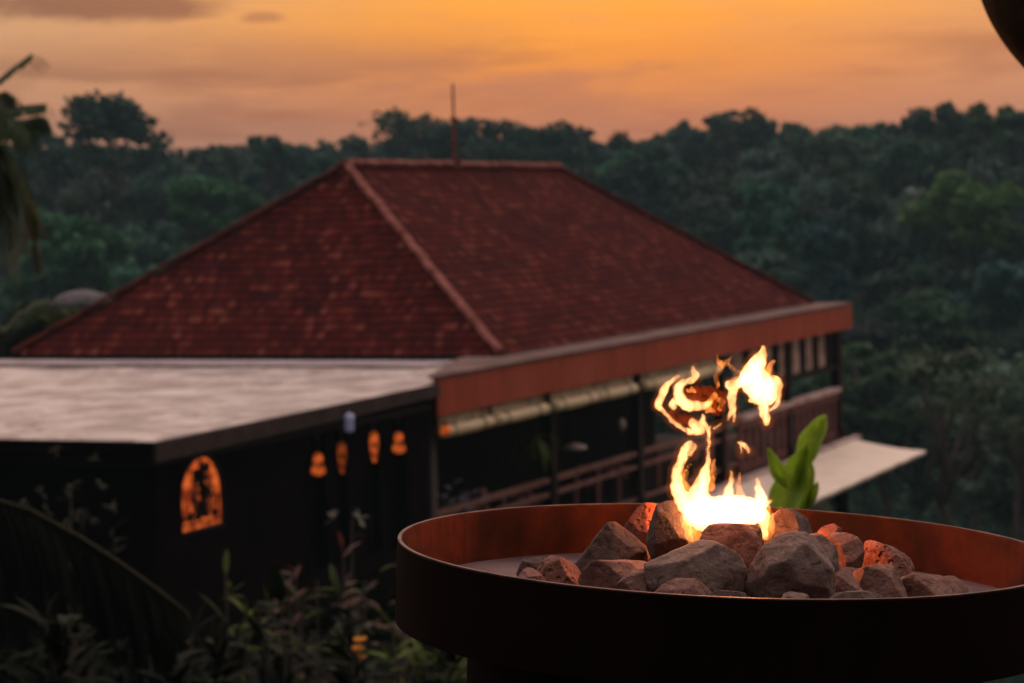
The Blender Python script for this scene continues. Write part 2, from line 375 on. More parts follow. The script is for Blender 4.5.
# ------------------------------------------------------------------ terrain
def ss(x, a, b):
    t = np.clip((np.asarray(x, float)-a)/(b-a), 0, 1); return t*t*(3-2*t)
YAW = .404; BS = 1.15
BR = np.array([-.2461, 47.4835, -2.9325]); BD = np.array([math.sin(YAW), math.cos(YAW), 0]); BE = np.array([-math.cos(YAW), math.sin(YAW), 0])
def B(d, e, z): return BR + BD*d + BE*e + np.array([0, 0, z])
def ground(x, y):
    x = np.asarray(x, float); y = np.asarray(y, float)
    near = np.interp(y, [-60, 4.6, 5.6, 12, 20, 30, 36, 60], [-1.655, -1.655, -2.3, -3.5, -5.0, -6.3, -6.8, -6.9])
    s = -((x-BR[0])*BE[0]+(y-BR[1])*BE[1]); dd = (x-BR[0])*BD[0]+(y-BR[1])*BD[1]
    fall = np.maximum(s-1.2+2.9*ss(y, 40, 52), dd-22)
    near = near - 27*ss(fall, 0, 11)*ss(y, 16, 40)
    hill = -25 + 23*ss(y+x*.12, 95, 285) + 6*ss(y, 330, 900)
    n = 1.2*np.sin(x*.045+1.3)*np.cos(y*.037)+.6*np.sin(x*.13+y*.09)
    return near*(1-ss(y, 75, 115)) + (hill+n)*ss(y, 75, 115)
xs = np.concatenate([np.linspace(-900, -90, 28), np.linspace(-85, 95, 91), np.linspace(100, 900, 28)])
ys = np.concatenate([np.linspace(-60, 0, 7), np.linspace(1, 70, 70), np.linspace(72, 320, 84), np.linspace(330, 1500, 30)])
gx, gy = np.meshgrid(xs, ys); gz = ground(gx, gy)
gv = np.stack([gx, gy, gz], -1).reshape(-1, 3); nx = len(xs); idx = np.arange(len(ys)*nx).reshape(len(ys), nx)
gf = np.stack([idx[:-1, :-1], idx[:-1, 1:], idx[1:, 1:], idx[1:, :-1]], -1).reshape(-1, 4)
props(link('ground', gv, gf, M_['soil'], smooth=True), 'dark soil slope falling from the terrace into the valley', 'ground', kind='structure')
m = MB(); m.hexa([(-4, -3, -1.70), (4, -3, -1.70), (4, 4.7, -1.70), (-4, 4.7, -1.70), (-4, -3, -1.65), (4, -3, -1.65), (4, 4.7, -1.65), (-4, 4.7, -1.65)])
props(m.build('terrace', M_['stone_floor']), 'grey stone terrace under the fire bowl', 'terrace', kind='structure')

# ------------------------------------------------------------------ the restaurant building
W_, L_, HS, H_ = 11.5, 22.31, 4.84, 3.956
bt = thing('restaurant_building', tuple(B(8, 5, -4.0)), 'long hip roofed restaurant with red clay tiles and terracotta fascia', 'building')
def bbox(mb, d0, d1, e0, e1, z0, z1):
    mb.hexa([B(d0, e0, z0), B(d1, e0, z0), B(d1, e1, z0), B(d0, e1, z0), B(d0, e0, z1), B(d1, e0, z1), B(d1, e1, z1), B(d0, e1, z1)])
    return mb
rng = np.random.default_rng(5)
def roof_face(c4, nu=60, nv=24, sag=.05):
    """c4: eave a, eave b, top b, top a in (d,e,z). returns verts, faces, uv in metres"""
    a, b, tb, ta = [B(*q) for q in c4]
    ex = (b-a)/np.linalg.norm(b-a); nrm = np.cross(ex, ((ta+tb)/2-a)); nrm /= np.linalg.norm(nrm); ey = np.cross(nrm, ex)
    V = []; U = []
    for j in range(nv+1):
        t = j/nv; lo = a+(ta-a)*t; hi = b+(tb-b)*t
        for i in range(nu+1):
            s = i/nu; p = lo+(hi-lo)*s
            U.append((np.dot(p-a, ex), np.dot(p-a, ey)))
            edge = min(1, 6*min(s, 1-s))*min(1, 6*min(t, 1-t))
            p = p + np.array([0, 0, -sag*math.sin(math.pi*t)*math.sin(math.pi*s)+.022*edge*math.sin(s*37+t*9)*math.sin(t*21+1+s*5)])
            V.append(p)
    idx = np.arange((nu+1)*(nv+1)).reshape(nv+1, nu+1)
    f = np.stack([idx[:-1, :-1], idx[:-1, 1:], idx[1:, 1:], idx[1:, :-1]], -1).reshape(-1, 4)
    return np.array(V), f, np.array(U)
Vs, Fs, Us, k = [], [], [], 0
h2 = W_/2
for q in [((0, W_, 0), (0, 0, 0), (HS, h2+.001, H_), (HS, h2-.001, H_)),
          ((0, 0, 0), (L_, 0, 0), (L_-HS, h2, H_), (HS, h2, H_)),
          ((L_, 0, 0), (L_, W_, 0), (L_-HS, h2+.001, H_), (L_-HS, h2-.001, H_)),
          ((L_, W_, 0), (0, W_, 0), (HS, h2, H_), (L_-HS, h2, H_))]:
    if q[2] == (HS, h2+.001, H_): q = ((0, W_, 0), (0, 0, 0), (HS, h2, H_), (HS, h2, H_))
    if q[0] == (L_, 0, 0): q = ((L_, 0, 0), (L_, W_, 0), (L_-HS, h2, H_), (L_-HS, h2, H_))
    v, f, u = roof_face(q); Vs.append(v); Fs.append(f+k); Us.append(u+np.array([k*.37 % 50, 0])); k += len(v)
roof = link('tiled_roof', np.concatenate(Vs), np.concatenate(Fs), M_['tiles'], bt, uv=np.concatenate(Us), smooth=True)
# eave tile noses and the eave board below
def tile_run(p0, p1, r=.13, step=.42, lift=.05, jitter=.012):
    mb = MB(); p0 = np.array(p0); p1 = np.array(p1); L = np.linalg.norm(p1-p0); n = int(L/step); t = (p1-p0)/L
    side = np.cross(t, [0, 0, 1]); side /= np.linalg.norm(side); up = np.cross(side, t)
    for i in range(n):
        a = p0+t*(i*L/n); b = p0+t*((i+1)*L/n+.05); o = side*rng.normal(0, jitter)+up*rng.normal(lift, jitter*.7)
        vs = []
        for p, rr in ((a, r*1.10), (b, r*.9)):
            for ang in np.linspace(-.15*math.pi, 1.15*math.pi, 9): vs.append(p+o+side*rr*math.cos(ang)+up*rr*.8*math.sin(ang))
        fs = [(j, j+1, 9+j+1, 9+j) for j in range(8)]+[tuple(range(9)), tuple(range(17, 8, -1))]
        mb.add(vs, fs)
    return mb
tile_run(B(HS-.1, h2, H_), B(L_-HS+.1, h2, H_), .125).build('ridge_tiles', M_['ridge'], roof)
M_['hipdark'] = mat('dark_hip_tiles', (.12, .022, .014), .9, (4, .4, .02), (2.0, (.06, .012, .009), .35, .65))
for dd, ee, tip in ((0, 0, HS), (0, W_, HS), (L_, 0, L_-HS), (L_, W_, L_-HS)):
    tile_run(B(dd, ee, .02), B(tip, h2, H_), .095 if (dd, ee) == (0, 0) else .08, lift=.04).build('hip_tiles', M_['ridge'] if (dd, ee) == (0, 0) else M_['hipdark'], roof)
mb = MB()
for a, b in (((0, 0), (L_, 0)), ((0, 0), (0, W_))):
    A_, B_ = B(a[0], a[1], 0), B(b[0], b[1], 0); t = (B_-A_); L = np.linalg.norm(t); t /= L
    ins = (BE if a[1] == b[1] else BD)
    n = int(L/.22)
    for i in range(n):
        p = A_+t*(i+.5)*L/n; w1 = t*.08; z0, z1 = np.array([0, 0, -.13-.01*rng.random()]), np.array([0, 0, .012])
        mb.hexa([p-w1+z0-ins*.06, p+w1+z0-ins*.06, p+w1+z0+ins*.15, p-w1+z0+ins*.15, p-w1+z1-ins*.06, p+w1+z1-ins*.06, p+w1+z1+ins*.15, p-w1+z1+ins*.15])
mb.build('eave_tiles', M_['darkwood'], roof)  # dark colour paints the shaded band under the eave
mb = MB(); bbox(mb, .05, L_-.05, .04, .10, -.20, -.035); bbox(mb, .05, .11, .10, W_-.05, -.20, -.035); bbox(mb, .05, L_-.05, W_-.1, W_-.04, -.2, -.035); bbox(mb, L_-.11, L_-.05, .1, W_-.1, -.2, -.035)
mb.build('eave_board', M_['darkwood'], roof)
# antenna on the ridge (452,165) -> (451,80)
ap = P(453, 166, 55.5)
u_ = np.dot(ap-BR, BD); ap = B(10.75, h2, H_)
mb = MB(); mb.tube([ap, ap+[0, 0, 1.2]], .05); mb.tube([ap+[0, 0, 1.15], ap+[0, 0, 2.05]], .03); mb.lathe(ap+[0, 0, 1.1], [(.03, 0), (.1, .04), (.1, .1), (.03, .16)], 10)
mb.box(ap+[0, 0, .05], (.16, .16, .12))
mb.build('lightning_rod', M_['ridge'], bt)
# main fascia board + the flat ledge behind it
mb = MB(); bbox(mb, -5.14, 22.9, -1.01, -.93, -.74, -.062); mb.build('fascia', M_['fascia'], bt)
mb = MB(); bbox(mb, 22.82, 22.9, -.928, W_+.3, -.74, -.062); mb.build('fascia', M_['fascia'], bt)
mb = MB(); bbox(mb, -.4, 22.95, -1.04, .7, -.060, -.015); mb.hexa([B(-5.2, -1.04, -.06), B(-.4, -1.04, -.06), B(-.4, .7, -.06), B(-5.2, -.85, -.06), B(-5.2, -1.04, -.015), B(-.4, -1.04, -.015), B(-.4, .7, -.015), B(-5.2, -.85, -.015)]); mb.build('gutter_ledge', mat('ledge_concrete', (.19, .12, .105), .9, (5, .3, .01), (1.4, (.11, .065, .055), .35, .7)), bt)
mb = MB(); bbox(mb, -5.0, 22.8, -.92, 1.0, -.34, -.24); bbox(mb, 0, 22.8, 1.0, W_, -.34, -.24); mb.build('ceiling', M_['darkwood'], bt)
# low wing: weathered flat roof, slightly sloping to its front
def zf(d): return -.26 + (.09/10)*(d+14.6)
nd, ne = 60, 60; V = []; U = []
for i in range(nd+1):
    d_ = -14.62 + i*(14.0/nd)
    for j in range(ne+1):
        e_ = -1.0 + j*(24.0/ne)
        bulge = .018*math.sin(d_*1.7+e_*.6)*math.sin(e_*1.1+1) if 0 < i < nd and 0 < j < ne else 0
        V.append(B(d_, e_ if d_ < -5.2 or j > 0 else e_, zf(d_)+.02+bulge)); U.append((e_, d_))
idx = np.arange((nd+1)*(ne+1)).reshape(nd+1, ne+1)
f = np.stack([idx[:-1, :-1], idx[:-1, 1:], idx[1:, 1:], idx[1:, :-1]], -1).reshape(-1, 4)
keep = [q for q in f if True or not (V[q[0]][0]*0 + (-14.62+(q[0]//(ne+1))*(14.0/nd)) > -5.3 and (q[0] % (ne+1)) < 4)]
fr = link('flat_roof', np.array(V), np.array(keep), M_['flat'], bt, uv=np.array(U), smooth=True)
mb = MB(); mb.hexa([B(-2.0, .72, zf(-2)+.0), B(-2, 23, zf(-2)), B(-.06, 23, -.15), B(-.06, .72, -.15), B(-2, .72, zf(-2)+.09), B(-2, 23, zf(-2)+.09), B(-.06, 23, -.095), B(-.06, .72, -.095)])
mb.build('flashing_strip', M_['concrete'], fr)
mb = MB()
mb.hexa([B(-14.65, -1.06, -.53), B(-5.16, -1.06, zf(-5.14)-.20), B(-5.16, -1.0, zf(-5.14)-.20), B(-14.65, -1.0, -.53),
         B(-14.65, -1.06, -.255), B(-5.16, -1.06, zf(-5.14)+.02), B(-5.16, -1.0, zf(-5.14)+.02), B(-14.65, -1.0, -.255)])
mf = MB(); bbox(mf, -14.66, -14.60, -1.0, 23, -.46, -.262); mf.build('roof_edge_board', M_['wall'], fr)  # shade of the front side put into its colour; side board is lighter
mb.build('roof_edge_board', mat('edge_board', (.075, .052, .048), .7, (5, .3, .01), (2, (.045, .03, .028), .35, .7)), fr)
mb = MB(); bbox(mb, -14.5, -.7, -.9, 23, -.62, -.50); mb.build('ceiling', M_['darkwood'], bt)
# wing walls: front wall, side wall with an arched window and tall openings
FL = -3.25
def wallpanel(mb, d0, d1, z0, z1, e0=-.80, e1=-.55): bbox(mb, d0, d1, e0, e1, z0, z1)
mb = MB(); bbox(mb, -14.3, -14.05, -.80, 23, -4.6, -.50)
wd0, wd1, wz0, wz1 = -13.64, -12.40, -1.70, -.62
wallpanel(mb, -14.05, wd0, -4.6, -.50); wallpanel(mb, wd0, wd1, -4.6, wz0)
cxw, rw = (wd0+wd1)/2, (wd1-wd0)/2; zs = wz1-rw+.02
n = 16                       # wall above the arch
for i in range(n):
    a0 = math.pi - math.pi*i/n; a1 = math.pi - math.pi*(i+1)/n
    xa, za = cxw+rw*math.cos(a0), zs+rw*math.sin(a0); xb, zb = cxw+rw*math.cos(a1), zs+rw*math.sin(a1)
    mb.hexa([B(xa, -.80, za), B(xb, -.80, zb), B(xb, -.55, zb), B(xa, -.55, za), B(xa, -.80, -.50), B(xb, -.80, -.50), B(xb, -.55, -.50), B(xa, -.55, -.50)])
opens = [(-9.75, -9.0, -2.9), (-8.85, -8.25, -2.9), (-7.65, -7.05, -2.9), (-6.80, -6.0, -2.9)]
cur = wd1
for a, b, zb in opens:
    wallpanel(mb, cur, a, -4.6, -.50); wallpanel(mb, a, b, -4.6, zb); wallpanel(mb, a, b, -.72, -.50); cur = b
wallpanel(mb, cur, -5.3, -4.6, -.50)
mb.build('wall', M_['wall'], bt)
# arched window: pane made to glow for lamplight inside, behind a scalloped carved screen
win = MB()
seg = 22; pts = [(wd0, wz0), (wd1, wz0)] + [(cxw+rw*math.cos(a), zs+rw*math.sin(a)) for a in np.linspace(0, math.pi, seg)]
vs = [B(x, -.75, z) for x, z in pts]; vs2 = [B(x, -.73, z) for x, z in pts]; n = len(pts)
win.add(vs+vs2, [tuple(range(n)), tuple(range(2*n-1, n-1, -1))]+[(i, (i+1) % n, n+(i+1) % n, n+i) for i in range(n)])
wino = win.build('window', M_['litwood'], bt)
props(wino, 'arched window glowing orange behind a carved screen')
scr = MB()
def disc(mb, x, z, r, e=-.79, th=.03, n=12, sx=1.):
    v1 = [B(x+sx*r*math.cos(a), e, z+r*math.sin(a)) for a in np.linspace(0, 2*math.pi, n, endpoint=False)]
    v2 = [v+BE*th for v in v1]; mb.add(v1+v2, [tuple(range(n))[::-1], tuple(range(n, 2*n))]+[(i, (i+1) % n, n+(i+1) % n, n+i) for i in range(n)])
# a carved tree of curling stems over the lit pane, leaving a glowing rim of scallops
def stroke(pts_, r_):
    scr.tube([B(x, -.785, z) for x, z in pts_], r_, 6)
rs = random.Random(4); cx_ = cxw+.05
stroke([(cx_, wz0+.18), (cx_+.02, wz0+.45), (cx_-.03, wz0+.75), (cx_+.01, wz1-.16)], .050)
for i in range(11):
    z = wz0+.24+i*.072; sg = 1 if i % 2 else -1; L = .36*min(1, (wz1-.10-z)/.45)
    stroke([(cx_, z-.04), (cx_+sg*L*.5, z+.05), (cx_+sg*L*.9, z+.03), (cx_+sg*L*.75, z-.045), (cx_+sg*L*.5, z-.02)], .026)
for i in range(9):
    disc(scr, cx_+rs.uniform(-.26, .24), wz0+.30+i*.075, .055+.03*rs.random())
for i in range(5): disc(scr, wd0+.06+.24*i, wz0+.20+.015*(i % 2), .062, sx=1.4)
for a in np.linspace(.12, 1., 6): disc(scr, wd0+.025, wz0+a*(zs-wz0)+.03, .045)
for a in np.linspace(.50, 1.0, 5)*math.pi: disc(scr, cxw+.97*rw*math.cos(a), zs+.97*rw*math.sin(a), .045)
stroke([(wd0, wz0+.10), (wd1, wz0+.10)], .014)
stroke([(wd1-.13, wz0+.2), (wd1-.13, zs)], .016)
scr.build('carved_screen', M_['darkwood'], wino)
fm = MB(); ring = [(cxw+(rw+.0)*math.cos(a), zs+(rw)*math.sin(a)) for a in np.linspace(0, math.pi, 20)]
fm.tube([B(x, -.80, z) for x, z in [(wd1, wz0)]+ring+[(wd0, wz0)]+[(wd1, wz0)]], .035, 6); fm.build('window_frame', M_['darkwood'], wino)
for a, b, zb in opens:
    fm = MB(); 
    for x in (a+.03, b-.03): bbox(fm, x-.03, x+.03, -.815, -.801, zb, -.75)
    bbox(fm, a+.06, b-.06, -.815, -.801, zb, zb+.06); bbox(fm, (a+b)/2-.02, (a+b)/2+.02, -.72, -.68, zb, -.73)
    fm.build('window_frame', M_['wall'], bt)
# wing inner walls and floor
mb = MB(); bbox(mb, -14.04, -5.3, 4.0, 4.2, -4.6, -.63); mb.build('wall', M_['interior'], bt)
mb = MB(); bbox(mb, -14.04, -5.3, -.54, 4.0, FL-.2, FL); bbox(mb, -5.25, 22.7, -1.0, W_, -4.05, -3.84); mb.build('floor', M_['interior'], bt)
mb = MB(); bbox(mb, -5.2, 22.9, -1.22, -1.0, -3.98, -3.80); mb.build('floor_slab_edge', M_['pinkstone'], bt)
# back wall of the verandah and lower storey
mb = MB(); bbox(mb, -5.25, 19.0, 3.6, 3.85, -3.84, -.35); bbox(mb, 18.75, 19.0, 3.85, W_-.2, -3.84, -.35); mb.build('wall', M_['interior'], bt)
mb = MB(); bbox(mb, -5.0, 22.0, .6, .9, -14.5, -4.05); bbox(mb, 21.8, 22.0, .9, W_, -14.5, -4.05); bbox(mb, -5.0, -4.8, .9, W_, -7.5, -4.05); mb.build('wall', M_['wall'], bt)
# verandah posts
post_d = [-4.75, 1.0, 6.1, 12.0, 17.6, 23.1-.45]
for i, pd in enumerate(post_d):
    hw = .13 if i < 5 else .20
    mb = MB(); bbox(mb, pd-hw, pd+hw, -.72, -.48, -3.84 if i else -4.6, -.345); bbox(mb, pd-hw-.05, pd+hw+.05, -.78, -.42, -3.84, -3.55)
    mb.build('post', M_['darkwood'] if i != 0 else mat('corner_post', (.09, .07, .07), .7, (5, .3, .01)), bt)
# lower storey legs
for pd in (-2, 4, 10, 16, 21.5):
    mb = MB(); bbox(mb, pd-.16, pd+.16, -1.15, -.85, -15, -4.06); mb.build('post', M_['wall'], bt)
# railing: near bays thin dark rails, far bays a solid balustrade with pale coping
rl = MB(); bbox(rl, -4.6, 13.2, -.66, -.56, -2.62, -2.52); bbox(rl, -4.6, 13.2, -.65, -.57, -2.90, -2.82); bbox(rl, -4.6, 13.2, -.65, -.57, -3.62, -3.54)
rail = rl.build('railing', mat('rail_timber', (.26, .13, .105), .6, (9, .3, .01), (3, (.16, .08, .065), .35, .7)), bt)
for i, dd in enumerate(np.arange(-4.0, 13, 1.27)):
    mb = MB(); bbox(mb, dd-.045, dd+.045, -.64, -.58, -3.54, -2.62); mb.build('baluster', M_['redwood'], rail)
mb = MB(); bbox(mb, 13.2, 22.5, -.78, -.50, -2.52, -2.40)
rail2 = mb.build('railing', M_['pinkstone'], bt)
mb = MB(); bbox(mb, 13.2, 22.5, -.70, -.56, -2.74, -2.53); bbox(mb, 13.2, 22.5, -.68, -.58, -3.84, -3.62); mb.build('rail', M_['redwood'], rail2)
for dd in np.arange(13.5, 22.4, .62):
    mb = MB(); bbox(mb, dd-.13, dd+.13, -.66, -.58, -3.62, -2.74); mb.build('baluster', M_['redwood'], rail2)
# canvas roll-up blinds under the fascia
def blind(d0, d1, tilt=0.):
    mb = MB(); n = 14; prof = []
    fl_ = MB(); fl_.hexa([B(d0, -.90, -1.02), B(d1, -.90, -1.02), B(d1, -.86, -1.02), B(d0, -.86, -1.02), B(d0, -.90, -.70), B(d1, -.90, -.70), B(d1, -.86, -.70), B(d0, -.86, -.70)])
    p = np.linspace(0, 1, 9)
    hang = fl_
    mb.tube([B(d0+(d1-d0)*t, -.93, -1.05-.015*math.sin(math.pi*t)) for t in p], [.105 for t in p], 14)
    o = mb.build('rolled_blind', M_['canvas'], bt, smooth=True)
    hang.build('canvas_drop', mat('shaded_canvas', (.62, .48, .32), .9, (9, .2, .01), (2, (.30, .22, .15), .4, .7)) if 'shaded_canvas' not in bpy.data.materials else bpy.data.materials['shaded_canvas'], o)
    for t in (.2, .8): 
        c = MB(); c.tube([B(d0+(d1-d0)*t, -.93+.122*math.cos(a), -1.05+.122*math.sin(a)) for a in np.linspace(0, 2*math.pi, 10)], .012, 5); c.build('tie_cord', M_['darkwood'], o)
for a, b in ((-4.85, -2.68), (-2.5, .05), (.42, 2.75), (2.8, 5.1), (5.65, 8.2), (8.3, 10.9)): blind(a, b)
for dd in np.arange(13.2, 22.4, 1.26):
    if dd+.8 > 22.4: break
    mb = MB(); n = 8; vs = []
    for k_, zz in enumerate((-.345, -1.0, -1.72)):
        for j in range(n+1): vs.append(B(dd+.72*j/n, -.60+.03*math.sin(j*1.7+k_), zz))
    q = len(vs); vs += [v+BE*.03 for v in vs]
    fs = []
    for off, fl in ((0, 1), (q, -1)):
        for k_ in range(2):
            for j in range(n):
                a = off+k_*(n+1)+j; fs.append((a, a+1, a+n+2, a+n+1)[::fl])
    mb.add(vs, fs); mb.build('hanging_curtain', mat('curtain_pink', (.66, .46, .38), .9, (10, .3, .01), (2, (.35, .22, .18), .4, .7)) if dd < 13.5 else bpy.data.materials['curtain_pink'], bt)
    mb = MB(); bbox(mb, dd+.86, dd+1.12, -.66, -.56, -1.9, -.345); mb.build('bracket', M_['darkwood'], bt)
mb = MB(); bbox(mb, 13.2, 22.4, -.66, -.54, -1.9, -1.76); mb.build('crossbeam', M_['darkwood'], bt)
# canvas awning of the storey below
mb = MB(); N = 24; top = []
for i in range(N+1):
    t = i/N; d_ = 6.0+t*14.5
    for j in range(7):
        s_ = j/6; e_ = -1.25-s_*2.4; z_ = -3.86-.10*s_-.05*math.sin(s_*math.pi)+.012*math.sin(i*2.1)*s_
        top.append(B(d_+1.7*(1-s_), e_, z_))
fs = []
for i in range(N):
    for j in range(6): a = i*7+j; fs.append((a, a+1, a+8, a+7))
q = len(top); vs = top+[v-np.array([0, 0, .05]) for v in top]; fs += [tuple(x+q for x in f_[::-1]) for f_ in fs]
fs += [(i*7+6, q+i*7+6, q+(i+1)*7+6, (i+1)*7+6) for i in range(N)]+[(N*7+j, N*7+j+1, q+N*7+j+1, q+N*7+j) for j in range(6)]
mb.add(vs, fs)
aw = mb.build('awning', mat('awning_canvas', (.93, .79, .66), .6, (6, .2, .01), (1.5, (.82, .67, .54), .35, .7)), bt)
props(aw, 'cream flat awning projecting below the balcony')
mb = MB()
for i in range(5):
    d_ = 6.4+i*3.6; mb.tube([B(d_, -3.5, -4.02), B(d_+.3, -1.2, -4.9)], .035, 6)
mb.tube([B(6.0, -3.62, -4.04), B(20.4, -3.62, -4.04)], .04, 6); mb.build('awning_strut', M_['iron'], aw)

# things in and on the restaurant
def lamp_thing(name, p, label, cat, parts, group=None):
    t = thing(name, tuple(p), label, cat, group)
    for nm, mb, mt in parts: mb.build(nm, mt, t, smooth=True)
    return t
def pendant(d_, e_, z_, label, dim=False, tall=False):
    p = B(d_, e_, z_); ca = MB(); ca.tube([p+[0, 0, .12], B(d_, e_, -.60)], .012, 6)
    sh = MB()
    if tall: sh.lathe(p, [(.02, -.40), (.05, -.32), (.075, -.10), (.07, .05), (.03, .12)], 14)
    else: sh.lathe(p, [(.04, -.27), (.125, -.22), (.10, -.12), (.035, -.085), (.035, -.065), (.085, -.03), (.075, .06), (.02, .10)], 14)
    return lamp_thing('hanging_lantern', p, label, 'lantern', [('cord', ca, M_['iron']), ('lamp_shade', sh, M_['lampdim'] if dim else M_['lamp'])], 'lanterns glowing inside the low wing')
pendant(-9.37, -.82, -1.05, 'orange lantern in the first tall opening right of the arched window')
pendant(-8.53, -.82, -.98, 'dim narrow orange lantern in the second tall opening of the wing', True, True)
pendant(-7.33, -.82, -.92, 'tall narrow orange lantern in the third tall opening of the wing', False, True)
pendant(-6.38, -.82, -1.0, 'orange lantern in the last tall opening beside the corner post')
p = B(-5.05, -1.1, -.98)
a_ = MB(); a_.lathe(p, [(.03, -.10), (.09, -.06), (.10, .02), (.05, .09)], 14); b_ = MB(); b_.lathe(p, [(.05, .091), (.07, .11), (.02, .16)], 10); b_.tube([p+[0, 0, .12], B(-4.9, -.9, -.74)], .012, 6)
lamp_thing('wall_lamp', p, 'small round orange lamp at the near end of the terracotta fascia', 'lamp', [('glass_shade', a_, M_['lamp']), ('bracket', b_, M_['iron'])])
p = B(-8.85, -1.14, -.50)
a_ = MB(); a_.lathe(p, [(.05, -.15), (.075, -.11), (.07, .05), (.09, .10), (.03, .15)], 12); b_ = MB(); b_.tube([p+[0, 0, .16], p+[-.1, .2, .26]], .02, 6)
lamp_thing('eave_lamp', p, 'small pale bluish lamp fixed under the edge of the flat roof', 'lamp', [('glass_shade', a_, mat('bluish_glass', (.5, .52, .72), .4, emis=((.45, .42, .7), .10))), ('bracket', b_, M_['iron'])])
# furniture on the verandah
def table(d_, e_, label):
    p = B(d_, e_, -3.84); t = thing('dining_table', tuple(p), label, 'table', 'tables on the verandah')
    m1 = MB(); bbox(m1, d_-.5, d_+.5, e_-.4, e_+.4, -3.13, -3.08); m1.build('table_top', M_['redwood'], t)
    for a in (-.42, .42):
        for b in (-.32, .32): m2 = MB(); bbox(m2, d_+a-.03, d_+a+.03, e_+b-.03, e_+b+.03, -3.84, -3.13); m2.build('leg', M_['darkwood'], t)
    return t
def chair(d_, e_, s, label):
    p = B(d_, e_, -3.84); t = thing('dining_chair', tuple(p), label, 'chair', 'chairs on the verandah')
    m1 = MB(); bbox(m1, d_-.22, d_+.22, e_-.22, e_+.22, -3.42, -3.37); m1.build('seat', M_['redwood'], t)
    m1 = MB(); bbox(m1, d_+s*.19-.02, d_+s*.19+.02, e_-.20, e_+.20, -3.25, -2.92); m1.build('backrest', M_['redwood'], t)
    for a in (-.19, .19):
        for b in (-.19, .19): m2 = MB(); bbox(m2, d_+a-.02, d_+a+.02, e_+b-.02, e_+b+.02, -3.84, (-3.42 if a*s < 0 else -2.95)); m2.build('leg', M_['darkwood'], t)
table(2.2, .8, 'dark dining table behind the railing in the second verandah bay'); table(7.6, .8, 'dark dining table behind the railing near the flames')
chair(1.3, .8, -1, 'dark chair left of the table in the second verandah bay'); chair(3.1, .8, 1, 'dark chair right of the table in the second verandah bay')
chair(6.7, .8, -1, 'dark chair left of the table near the flames'); chair(8.5, .8, 1, 'dark chair right of the table near the flames')
for i, (x, y, lab) in enumerate(((575, 447, 'pale hanging glass ornament low in the second verandah bay'), (622, 424, 'small white hanging glass just left of the flames'))):
    p = P(x, y, 50+i*2.); t = thing('hanging_glass', tuple(p), lab, 'glass ornament', 'glass ornaments hung in the verandah')
    a_ = MB(); a_.lathe(p, [(.02, -.14), (.07, -.08), (.08, .02), (.03, .12)] if i else [(.02, -.06), (.26, -.04), (.22, .03), (.03, .08)], 12); a_.build('glass_body', mat('pale_glass%d' % i, (.55, .47, .40), .3), t, smooth=True)
    b_ = MB(); b_.tube([p+[0, 0, .1], np.array([p[0], p[1], BR[2]-.34])], .008, 5); b_.build('cord', M_['iron'], t)

# ------------------------------------------------------------------ foliage builders
def leaf_cloud(centres, radii, n, size, rng, shell=.55, aspect=1.6, droop=0.):
    """n leaf-sized quads spread through ellipsoid lobes"""
    centres = np.asarray(centres, float); radii = np.asarray(radii, float)
    wts = np.prod(radii, 1)**(2/3); wts /= wts.sum()
    k = rng.choice(len(centres), n, p=wts)
    v = rng.normal(size=(n, 3)); v /= np.linalg.norm(v, axis=1)[:, None]
    r = (shell+(1-shell)*rng.random(n)**.6)[:, None]*(1+.12*rng.normal(size=(n, 1)))
    c = centres[k] + v*radii[k]*r
    nrm = v+rng.normal(size=(n, 3))*.8+np.array([0, 0, .5]); nrm /= np.linalg.norm(nrm, axis=1)[:, None]
    a = np.cross(nrm, rng.normal(size=(n, 3))); a /= np.linalg.norm(a, axis=1)[:, None]; b = np.cross(nrm, a)
    a[:, 2] -= droop
    s = (size*(.6+.8*rng.random(n)))[:, None]
    q = np.stack([c-a*s*aspect/2, c+b*s*.42, c+a*s*aspect/2, c-b*s*.42], 1).reshape(-1, 3)
    tint = np.repeat(.65+.7*rng.random(n), 4)[:, None]*np.ones((1, 3))
    return q, tint
def crown_lobes(h, r, n, rng, flat=.7, spread=.85):
    """many small lobes scattered over a ragged dome"""
    c = []; R = []; n = int(n*3.4); dome = h*(.55 if flat > .55 else .34); lop = rng.normal(0, .12, 2)
    for i in range(n):
        a = rng.random()*2*math.pi; q = spread*r*math.sqrt(rng.random())*(1+.18*math.sin(3*a+lop[0]*20)); top = math.sqrt(max(0, 1-min(1, q/(r*1.12))**2))
        z = h-dome+dome*top*(1-.75*rng.random()**(1.4 if flat > .55 else 2.0))*(1+.10*rng.normal())-r*.06
        rr = r*(.08+.17*rng.random()); c.append((q*math.cos(a)+lop[0]*r, q*math.sin(a), z)); R.append((rr*(1+.5*rng.random()), rr, rr*(.55+.5*rng.random())))
    return c, R
def quads(n): return np.arange(n*4, dtype=np.int32).reshape(-1, 4)
def limb_tubes(mb, base, h, r, lobes, rng, trunk_r, nb=6):
    base = np.asarray(base, float); fork = .52*h
    pts = [base+np.array([rng.normal(0, .02*h)*t, rng.normal(0, .02*h)*t, t*fork]) for t in np.linspace(0, 1, 6)]
    pts[0] = np.array([base[0], base[1], min(base[2], float(ground(base[0], base[1])))-.6]); mb.tube(pts, [trunk_r*(1-.4*t) for t in np.linspace(0, 1, 6)], 8)
    for l in lobes[:nb]:
        e = base+np.array(l); s = pts[3+int(rng.integers(0, 3))]; mid = (s+e)/2+np.array([0, 0, -.05*h])+rng.normal(0, .03*h, 3)
        mb.tube([s, mid, e], [trunk_r*.5, trunk_r*.33, trunk_r*.12], 6)
